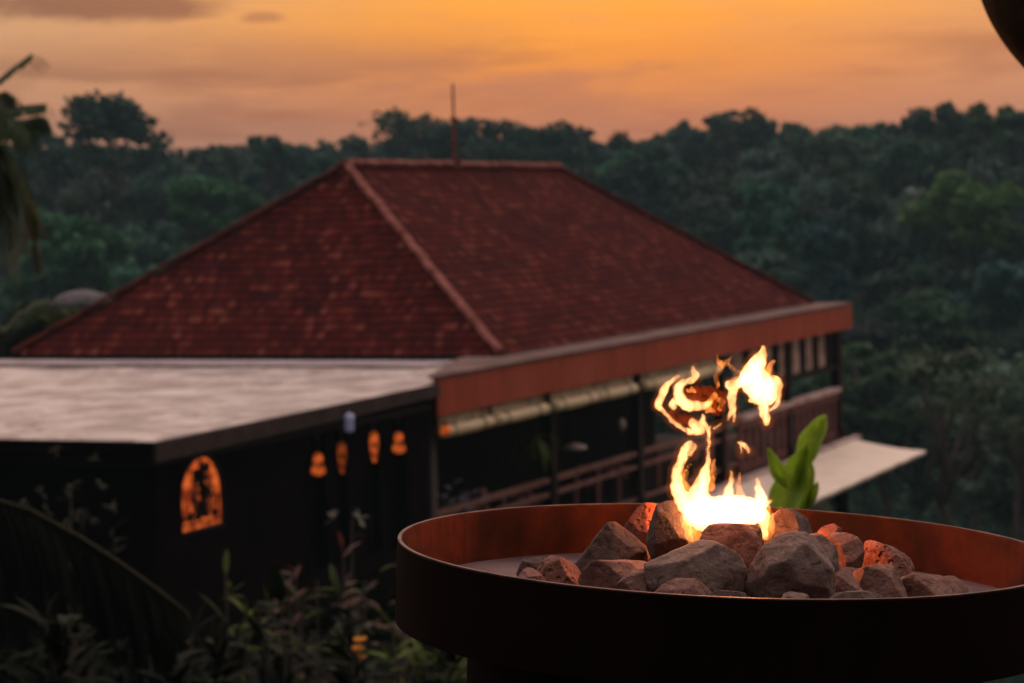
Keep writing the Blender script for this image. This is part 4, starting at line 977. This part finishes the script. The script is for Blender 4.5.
# ------------------------------------------------------------------ stones
def ico(sub):
    import bmesh
    bm = bmesh.new(); bmesh.ops.create_icosphere(bm, subdivisions=sub, radius=1); 
    V = np.array([v.co[:] for v in bm.verts]); Fc = np.array([[v.index for v in f.verts] for f in bm.faces], np.int32); bm.free(); return V, Fc
ICO = ico(6)
def vnoise(V, seed, oct_=5, base=1.6):
    rr = np.random.default_rng(seed); out = np.zeros(len(V)); amp = 1.
    for o in range(oct_):
        for k in range(5):
            d = rr.normal(size=3); d /= np.linalg.norm(d); out += amp*np.sin(V@d*base*(2.0**o)*2.2+rr.random()*6.28+out*.6)/5
        amp *= .52
    return out
def rock(poly, dep, thick, mt, label, seed, tilt=.6, k=70, rough=.055, zoff=0.):
    """poly: convex outline (px). the stone is cut by slanted planes standing on that outline plus planes front and back"""
    rr = np.random.default_rng(seed)
    P3 = np.array([P(x, y, dep) for x, y in poly]); c = (P3.max(0)+P3.min(0))/2; c[1] = dep
    xz = P3[:, [0, 2]]-c[[0, 2]]; N = []; D = []
    n = len(xz); area = sum(xz[i][0]*xz[(i+1) % n][1]-xz[(i+1) % n][0]*xz[i][1] for i in range(n))
    for i in range(n):
        a, b = xz[i], xz[(i+1) % n]; e = b-a; nn = np.array([e[1], -e[0]])*(1 if area > 0 else -1); nn /= np.linalg.norm(nn); dist = nn@a
        ty = rr.uniform(-tilt, tilt); v = np.array([nn[0], ty, nn[1]]); l = np.linalg.norm(v); N.append(v/l); D.append(max(dist, .004)/l)
    for s_ in (-1, 1):
        for q in range(6):
            v = np.array([rr.normal(0, .6), s_, rr.normal(0.3, .55)]); v /= np.linalg.norm(v); N.append(v); D.append(thick*(.75+.4*rr.random()))
    N = np.array(N); D = np.array(D); V, Fc = ICO
    w = V@N.T/D                    # 1/r along each plane
    rinv = np.log(np.exp(k*(w/ w.max(1)[:, None])).sum(1))/k*w.max(1)
    r = 1/rinv; sz = float(np.mean(D))
    pts_ = V*r[:, None]
    nz = vnoise(pts_/sz, seed+50, 5, .9); nz2 = vnoise(pts_/sz, seed+90, 4, 5.); nz = nz-.5*np.abs(nz2)
    pts_ = pts_*(1+rough*nz+rough*.35*nz2)[:, None]
    o = link('stone', pts_+c, Fc, M_[mt], None, base=c, smooth=True)
    return props(o, label, 'stone', 'stones heaped in the fire bowl')
R_ = [
 ([(518, 568), (522, 560), (534, 557), (546, 559), (548, 568), (540, 576), (524, 576)], 3.62, .022, 'rock_dark', 'small dark rounded stone at the left end of the heap', 1),
 ([(536, 575), (545, 561), (557, 556), (570, 562), (582, 575), (588, 588), (575, 596), (540, 592)], 3.50, .030, 'rock_red', 'pitted reddish brown stone near the left end of the heap', 2),
 ([(516, 574), (524, 570), (540, 573), (546, 582), (540, 592), (520, 588)], 3.44, .020, 'rock_pink', 'small low brown stone in front of the small dark one at left', 3),
 ([(571, 572), (588, 545), (604, 525), (614, 521), (622, 526), (648, 548), (650, 562), (640, 590), (585, 592)], 3.62, .045, 'rock_dark', 'big dark stone with a pointed top left of the flames', 4),
 ([(579, 577), (592, 563), (612, 560), (635, 562), (648, 570), (648, 592), (620, 602), (585, 596)], 3.45, .035, 'rock_pink', 'flat reddish stone below the pointed dark stone', 5),
 ([(618, 582), (630, 572), (648, 570), (658, 576), (660, 600), (640, 606), (620, 600)], 3.37, .025, 'rock_pink', 'small reddish stone between the flat red one and the big grey one', 6),
 ([(626, 524), (636, 510), (650, 504), (664, 506), (668, 530), (660, 548), (636, 548)], 3.80, .035, 'rock_red', 'rounded pitted stone glowing orange behind the upright stone', 7),
 ([(646, 545), (652, 515), (660, 497), (672, 493), (682, 498), (692, 525), (694, 550), (688, 575), (650, 575)], 3.60, .032, 'rock_dark', 'tall upright dark stone at the left of the flames', 8),
 ([(642, 562), (660, 550), (690, 543), (704, 537), (718, 543), (736, 556), (748, 572), (744, 592), (720, 608), (655, 606), (645, 585)], 3.40, .055, 'rock_grey', 'big grey angular stone at the front left of the flames', 9),
 ([(650, 594), (665, 584), (685, 578), (700, 580), (714, 594), (712, 612), (655, 612)], 3.27, .028, 'rock_pink', 'low rounded stone at the very front below the big grey left one', 10),
 ([(701, 536), (705, 526), (720, 523), (752, 524), (760, 530), (764, 550), (760, 575), (722, 578), (704, 560)], 3.52, .042, 'rock_pink', 'blocky brown stone with flat top in front of the flame base', 11),
 ([(746, 585), (756, 556), (772, 538), (790, 532), (806, 532), (818, 545), (830, 560), (836, 580), (834, 606), (800, 612), (752, 606)], 3.38, .055, 'rock_grey', 'largest grey stone with slanting face right of the flames', 12),
 ([(764, 540), (770, 516), (780, 509), (794, 510), (804, 518), (814, 534), (812, 560), (775, 565)], 3.66, .036, 'rock_dark', 'dark reddish stone at the right of the flame base', 13),
 ([(800, 545), (806, 533), (818, 532), (828, 542), (836, 560), (836, 585), (815, 585)], 3.50, .034, 'rock_grey', 'grey stone tucked behind the largest grey stone', 14),
 ([(814, 536), (822, 527), (834, 523), (840, 528), (840, 542), (828, 550), (816, 548)], 3.84, .020, 'rock_red', 'small glowing orange stone at the back right', 15),
 ([(826, 545), (830, 535), (845, 533), (858, 534), (864, 545), (864, 560), (852, 582), (836, 580), (828, 562)], 3.64, .036, 'rock_pink', 'stone with glowing orange top and black underside at right', 16),
 ([(861, 560), (864, 546), (876, 542), (890, 546), (904, 556), (914, 574), (905, 590), (868, 588)], 3.72, .034, 'rock_red', 'rounded orange lit stone toward the right end of the heap', 17),
 ([(854, 582), (860, 568), (876, 564), (893, 568), (902, 580), (902, 600), (870, 606), (856, 600)], 3.52, .032, 'rock_pink', 'pinkish stone in front of the rounded orange lit one', 18),
 ([(890, 582), (900, 576), (925, 573), (945, 580), (968, 592), (966, 604), (930, 610), (895, 606)], 3.55, .040, 'rock_pink', 'long low stone at the right end of the heap', 19),
 ([(830, 590), (833, 574), (842, 571), (856, 580), (864, 594), (856, 606), (834, 606)], 3.46, .026, 'rock_pink', 'small brown stone right of the largest grey stone', 20),
 ([(828, 598), (836, 592), (860, 591), (880, 594), (884, 602), (870, 612), (832, 610)], 3.28, .024, 'rock_grey', 'thin flat pale stone at the front right rim', 21),
 ([(780, 600), (788, 595), (806, 595), (816, 602), (812, 612), (786, 612)], 3.20, .016, 'rock_grey', 'tiny stone at the front rim under the largest grey stone', 22),
 ([(700, 600), (716, 590), (742, 592), (756, 604), (748, 616), (704, 616)], 3.26, .020, 'rock_dark', 'small shadowed stone at the front rim between the two big grey stones', 23),
]
for a in R_: rock(*a)
# buried stones that fill the heap (not lit, carry the others)
for i, (x_, y_, s_) in enumerate([(-.10, .02, .05), (.0, .03, .05), (.10, .02, .05), (.17, -.02, .045), (-.15, -.03, .035), (.04, -.10, .05), (-.04, -.08, .045), (.12, -.1, .045)]):
    V, Fc = ico(4); q = V*np.array([s_*1.2, s_, s_*.75])*(1+.06*vnoise(V, 200+i, 4, 1.2))[:, None]; c = T(x_, y_, -.083+s_*.6)
    props(link('stone', q+c, Fc, M_['rock_dark'], None, base=c, smooth=True), 'dark stone buried under the heap in the fire bowl', 'stone', 'buried stones in the fire bowl')

# ------------------------------------------------------------------ flames: closed glowing volumes
import openvdb
fire = thing('fire', tuple(P(720, 535, 3.56)), 'bright yellow and orange flames rising from the stones', 'fire')
MPP = 3.56/F
def flame(name, strokes, ox, oy, sc, mt, dep=3.56, seed=0, **kw):
    g = 1.22 if sc > 6 else 1.08
    o = flame_mesh(name, [[(x, y, r*g) for x, y, r in q] for q in strokes], ox, oy, sc, mt, dep, seed, **kw)
    if mt == 'flame':
        flame_mesh('flame_edge', [[(x, y, r*g+5) for x, y, r in q] for q in strokes], ox, oy, sc, 'flame_edge', dep, seed, vox=.7, blend=3, wob=1.3)
        flame_mesh('flame_glow', [[(x, y, r*g*1.1+20) for x, y, r in q] for q in strokes], ox, oy, sc, 'flame_glow', dep, seed, vox=1.2, blend=10, wob=1.5)
    return o
def flame_mesh(name, strokes, ox, oy, sc, mt, dep=3.56, seed=0, vox=.55, blend=1.6, yscale=.8, wob=1.):
    """strokes of (x, y, r) in a zoomed pixel frame -> smooth union of tapered capsules -> one closed mesh"""
    rr = np.random.default_rng(seed); segs = []
    for st_ in strokes:
        st_ = [((x/sc), (y/sc), r/sc) for x, y, r in st_]
        # catmull subdivision
        q = [st_[0]]+st_+[st_[-1]]; out_ = []
        for i in range(1, len(q)-2):
            for t_ in np.linspace(0, 1, 5)[:-1]:
                a, b, c, d = [np.array(v) for v in q[i-1:i+3]]
                out_.append(.5*((2*b)+(-a+c)*t_+(2*a-5*b+4*c-d)*t_**2+(-a+3*b-3*c+d)*t_**3))
        out_.append(np.array(st_[-1])); yo = rr.uniform(-3, 3); ph = rr.random()*6
        out_ = [np.array([p[0], p[1], yo+1.6*math.sin(ph+i*.35), max(p[2], .45)]) for i, p in enumerate(out_)]
        segs += list(zip(out_[:-1], out_[1:])) if len(out_) > 1 else [(out_[0], out_[0]+np.array([.1, 0, 0, 0]))]
    A = np.array([s[0] for s in segs]); lo = A[:, :3].min(0)-A[:, 3].max()-4; hi = A[:, :3].max(0)+A[:, 3].max()+4
    n_ = np.ceil((hi-lo)/vox).astype(int); D = np.full(n_, 1e3, np.float32)
    for a, b in segs:
        rm = max(a[3], b[3])+5
        i0 = np.maximum(((np.minimum(a[:3], b[:3])-rm-lo)/vox).astype(int), 0); i1 = np.minimum(((np.maximum(a[:3], b[:3])+rm-lo)/vox).astype(int)+2, n_)
        gx_, gy_, gz2 = np.meshgrid(*[lo[k]+vox*np.arange(i0[k], i1[k]) for k in range(3)], indexing='ij')
        wx = wob*(.55*np.sin(gy_*.33+seed)+.35*np.sin(gy_*.71+gx_*.2)); wy = wob*(.5*np.sin(gx_*.37+1+seed)+.3*np.sin(gx_*.8+gy_*.3))
        px_, py_, pz_ = gx_+wx-a[0], gy_+wy-a[1], (gz2-a[2])/yscale
        ba = (b-a)[:3]; h_ = np.clip((px_*ba[0]+py_*ba[1]+pz_*ba[2])/(ba@ba+1e-6), 0, 1)
        d_ = np.sqrt((px_-h_*ba[0])**2+(py_-h_*ba[1])**2+(pz_-h_*ba[2])**2)-(a[3]+h_*(b[3]-a[3]))
        sub = D[i0[0]:i1[0], i0[1]:i1[1], i0[2]:i1[2]]
        hh = np.clip(.5+.5*(sub-d_)/blend, 0, 1); new = sub*(1-hh)+d_*hh-blend*hh*(1-hh)*.5
        D[i0[0]:i1[0], i0[1]:i1[1], i0[2]:i1[2]] = np.where(sub > 500, d_, new)
    D = np.clip(D, -6, 6)
    for _ in range(2):
        for ax in range(3): D = (np.roll(D, 1, ax)+2*D+np.roll(D, -1, ax))/4
    D = D-.45
    g = openvdb.FloatGrid(); g.background = 6.0; g.copyFromArray(D.astype(np.float32))
    pts_, qd = g.convertToQuads(0.0)
    pts_ = np.array(pts_)*vox+lo; 
    W = np.array([P(0, 0, dep)*0 for _ in range(0)])
    x = ox+pts_[:, 0]; y = oy+pts_[:, 1]; d_ = dep+pts_[:, 2]*MPP
    base_ = np.stack([P(x[i], y[i], dep) for i in range(len(x))]); base_[:, 1] += pts_[:, 2]*MPP
    qd = np.array(qd); q0 = base_-base_.mean(0); vol = np.einsum('ij,ij->i', q0[qd[:, 0]], np.cross(q0[qd[:, 1]], q0[qd[:, 2]])).sum()
    if vol < 0: qd = qd[:, ::-1]
    return link(name, base_, qd, M_[mt], fire, smooth=True)
A1, A2 = (640, 430, 5.256), (640, 340, 6.4)
flame('flame', [
    [(268, 72, 8), (250, 88, 20), (214, 170, 20), (192, 255, 24), (205, 330, 34), (250, 390, 46), (300, 420, 60)],
    [(366, -20, 4), (362, 60, 5), (360, 120, 6), (352, 185, 13), (338, 235, 25), (318, 300, 38), (310, 370, 52), (320, 430, 60)],
    [(482, 212, 3), (477, 260, 9), (470, 310, 17), (462, 360, 28), (455, 420, 50)],
    [(614, 262, 4), (622, 300, 13), (634, 345, 24), (628, 400, 34), (620, 460, 34)],
    [(690, 376, 4), (660, 384, 14), (630, 400, 24)],
    [(288, 72, 4), (286, 95, 8), (262, 130, 8)],
    [(650, 440, 26), (652, 500, 20), (655, 560, 12)]], *A1, 'flame', seed=1)
flame('flame_core', [[(290, 440, 62), (360, 430, 74), (450, 432, 78), (540, 425, 74), (590, 432, 60)], [(330, 480, 50), (440, 500, 60), (560, 490, 50)]], *A1, 'flame_core', dep=3.575, seed=2)
flame('flame_fringe', [
    [(258, 400, 34), (262, 470, 44), (278, 540, 40), (285, 590, 22)], [(640, 430, 44), (672, 490, 34), (672, 560, 22)],
    [(522, 222, 5), (518, 270, 10), (522, 330, 18), (540, 370, 28)], [(390, 160, 8), (384, 230, 16), (372, 300, 20)],
    [(250, 200, 6), (262, 185, 5), (275, 178, 3)], [(698, 420, 5), (722, 416, 6), (745, 402, 3)],
    [(240, 220, 14), (225, 260, 20), (240, 310, 26)]], *A1, 'flame_orange', dep=3.58, seed=3)
flame('flame_wisp', [[(518, 68, 4), (535, 72, 8), (553, 84, 9), (566, 104, 7), (574, 124, 3)], [(530, 84, 4), (534, 104, 3), (530, 124, 2)]], *A1, 'flame', seed=4, wob=.4)
flame('flame', [
    [(248, 232, 5), (215, 252, 9), (182, 285, 14), (150, 335, 17), (126, 385, 18), (120, 415, 17), (140, 450, 11), (168, 478, 8), (205, 515, 7), (250, 552, 9), (300, 578, 13), (345, 590, 17), (385, 578, 19), (397, 540, 17), (400, 500, 9), (402, 475, 4)],
    [(338, 168, 3), (342, 195, 10), (352, 225, 18), (335, 255, 16), (300, 262, 15), (262, 285, 18), (246, 320, 24), (250, 365, 26), (285, 405, 28), (335, 425, 24), (385, 422, 20), (430, 412, 15), (455, 400, 8)],
    [(228, 372, 12), (215, 395, 20), (216, 425, 14)],
    [(330, 520, 14), (350, 545, 20), (375, 565, 20)]], *A2, 'flame', seed=5, dep=3.54)
flame('flame_filament', [[(405, 495, 5), (415, 530, 9), (432, 570, 9), (440, 610, 7), (443, 660, 6)], [(470, 570, 3), (495, 550, 4), (522, 532, 3)]], *A2, 'flame', seed=6, wob=.5)
flame('flame', [
    [(560, 300, 12), (572, 290, 20), (600, 285, 22), (630, 282, 22)], [(592, 300, 22), (592, 350, 22), (590, 400, 19), (588, 440, 15), (578, 480, 8), (566, 520, 3)],
    [(596, 440, 9), (604, 490, 6), (606, 520, 3)], [(640, 275, 20), (670, 250, 26)]], *A2, 'flame', seed=7)
flame('flame_orange_tongue', [
    [(493, 85, 3), (499, 115, 6), (506, 145, 10), (535, 150, 16), (565, 135, 12), (584, 108, 5), (590, 98, 2)],
    [(520, 160, 16), (498, 195, 14), (490, 240, 12), (494, 280, 11), (492, 305, 7)],
    [(570, 155, 11), (600, 190, 9), (635, 212, 10), (670, 225, 10)], [(590, 250, 8), (640, 262, 20), (620, 285, 24)]], *A2, 'flame_orange', seed=8, dep=3.55)
flame('flame', [
    [(780, 35, 4), (786, 65, 13), (782, 100, 24), (762, 140, 34), (735, 190, 52), (730, 235, 66), (765, 290, 74), (790, 330, 72), (800, 365, 48)],
    [(700, 190, 20), (680, 235, 24), (668, 275, 24), (690, 310, 18)], [(705, 388, 10), (735, 392, 14), (780, 395, 22)],
    [(860, 235, 8), (882, 255, 15), (894, 300, 13), (892, 350, 11), (880, 395, 9), (862, 430, 8), (838, 455, 6)],
    [(760, 430, 6), (790, 440, 20), (800, 480, 22), (808, 515, 16), (806, 540, 7)], [(790, 395, 20), (795, 430, 16)]], *A2, 'flame', seed=9, dep=3.57)
flame('flame_orange_tongue', [[(866, 128, 4), (848, 142, 10), (832, 175, 16), (826, 215, 18), (838, 250, 20), (860, 270, 12)]], *A2, 'flame_orange', seed=10, dep=3.56)
flame('flame_red_body', [[(200, 470, 22), (250, 500, 30), (310, 510, 26)], [(300, 350, 30), (370, 350, 44), (440, 360, 52), (500, 380, 48)], [(480, 440, 38), (510, 430, 34)]], *A2, 'flame_red', seed=11, dep=3.58, blend=3)
flame('flame_ember_patch', [[(440, 420, 14), (455, 390, 20), (470, 360, 14), (480, 340, 8)], [(430, 455, 14), (470, 450, 10)], [(500, 370, 10), (530, 400, 14), (505, 440, 9)], [(300, 320, 8), (340, 330, 12), (330, 300, 5)]], *A2, 'flame_orange', seed=12, dep=3.55, wob=1.6)
# light cast by the fire (the flames' own light, sampled as lamps)
def fl(x, y, dep, e, rad, col=(1, .36, .09)):
    l = bpy.data.lights.new('fire_light', 'POINT'); l.energy = e; l.shadow_soft_size = rad; l.color = col
    o = bpy.data.objects.new('fire_light', l); COL.objects.link(o); q = P(x, y, dep); o.parent = fire; o.location = Vector(q-BASE[fire]); return o
fl(700, 505, 3.70, 1.7, .02, (1, .23, .05)); fl(754, 505, 3.70, 3.0, .02, (1, .23, .05)); fl(722, 478, 3.46, .25, .03, (1, .30, .10)); fl(748, 478, 3.60, 1.5, .02, (1, .24, .05)); fl(700, 395, 3.58, .05, .03); fl(762, 385, 3.58, .05, .03)

# ------------------------------------------------------------------ haze
m = bpy.data.materials.new('haze'); m.use_nodes = True; t_ = NT(m.node_tree); t_.n.clear()
pv = t_.node('ShaderNodeVolumePrincipled'); pv.inputs['Color'].default_value = (.48, .78, .92, 1); pv.inputs['Density'].default_value = .00028; pv.inputs['Anisotropy'].default_value = .2
o_ = t_.node('ShaderNodeOutputMaterial'); t_.l.new(pv.outputs[0], o_.inputs['Volume'])
mb = MB(); mb.hexa([(-920, -70, -32), (920, -70, -32), (920, 1520, -32), (-920, 1520, -32), (-920, -70, 25), (920, -70, 25), (920, 1520, 25), (-920, 1520, 25)])
props(mb.build('haze', m), 'thin blue evening haze filling the valley', 'haze', kind='stuff')
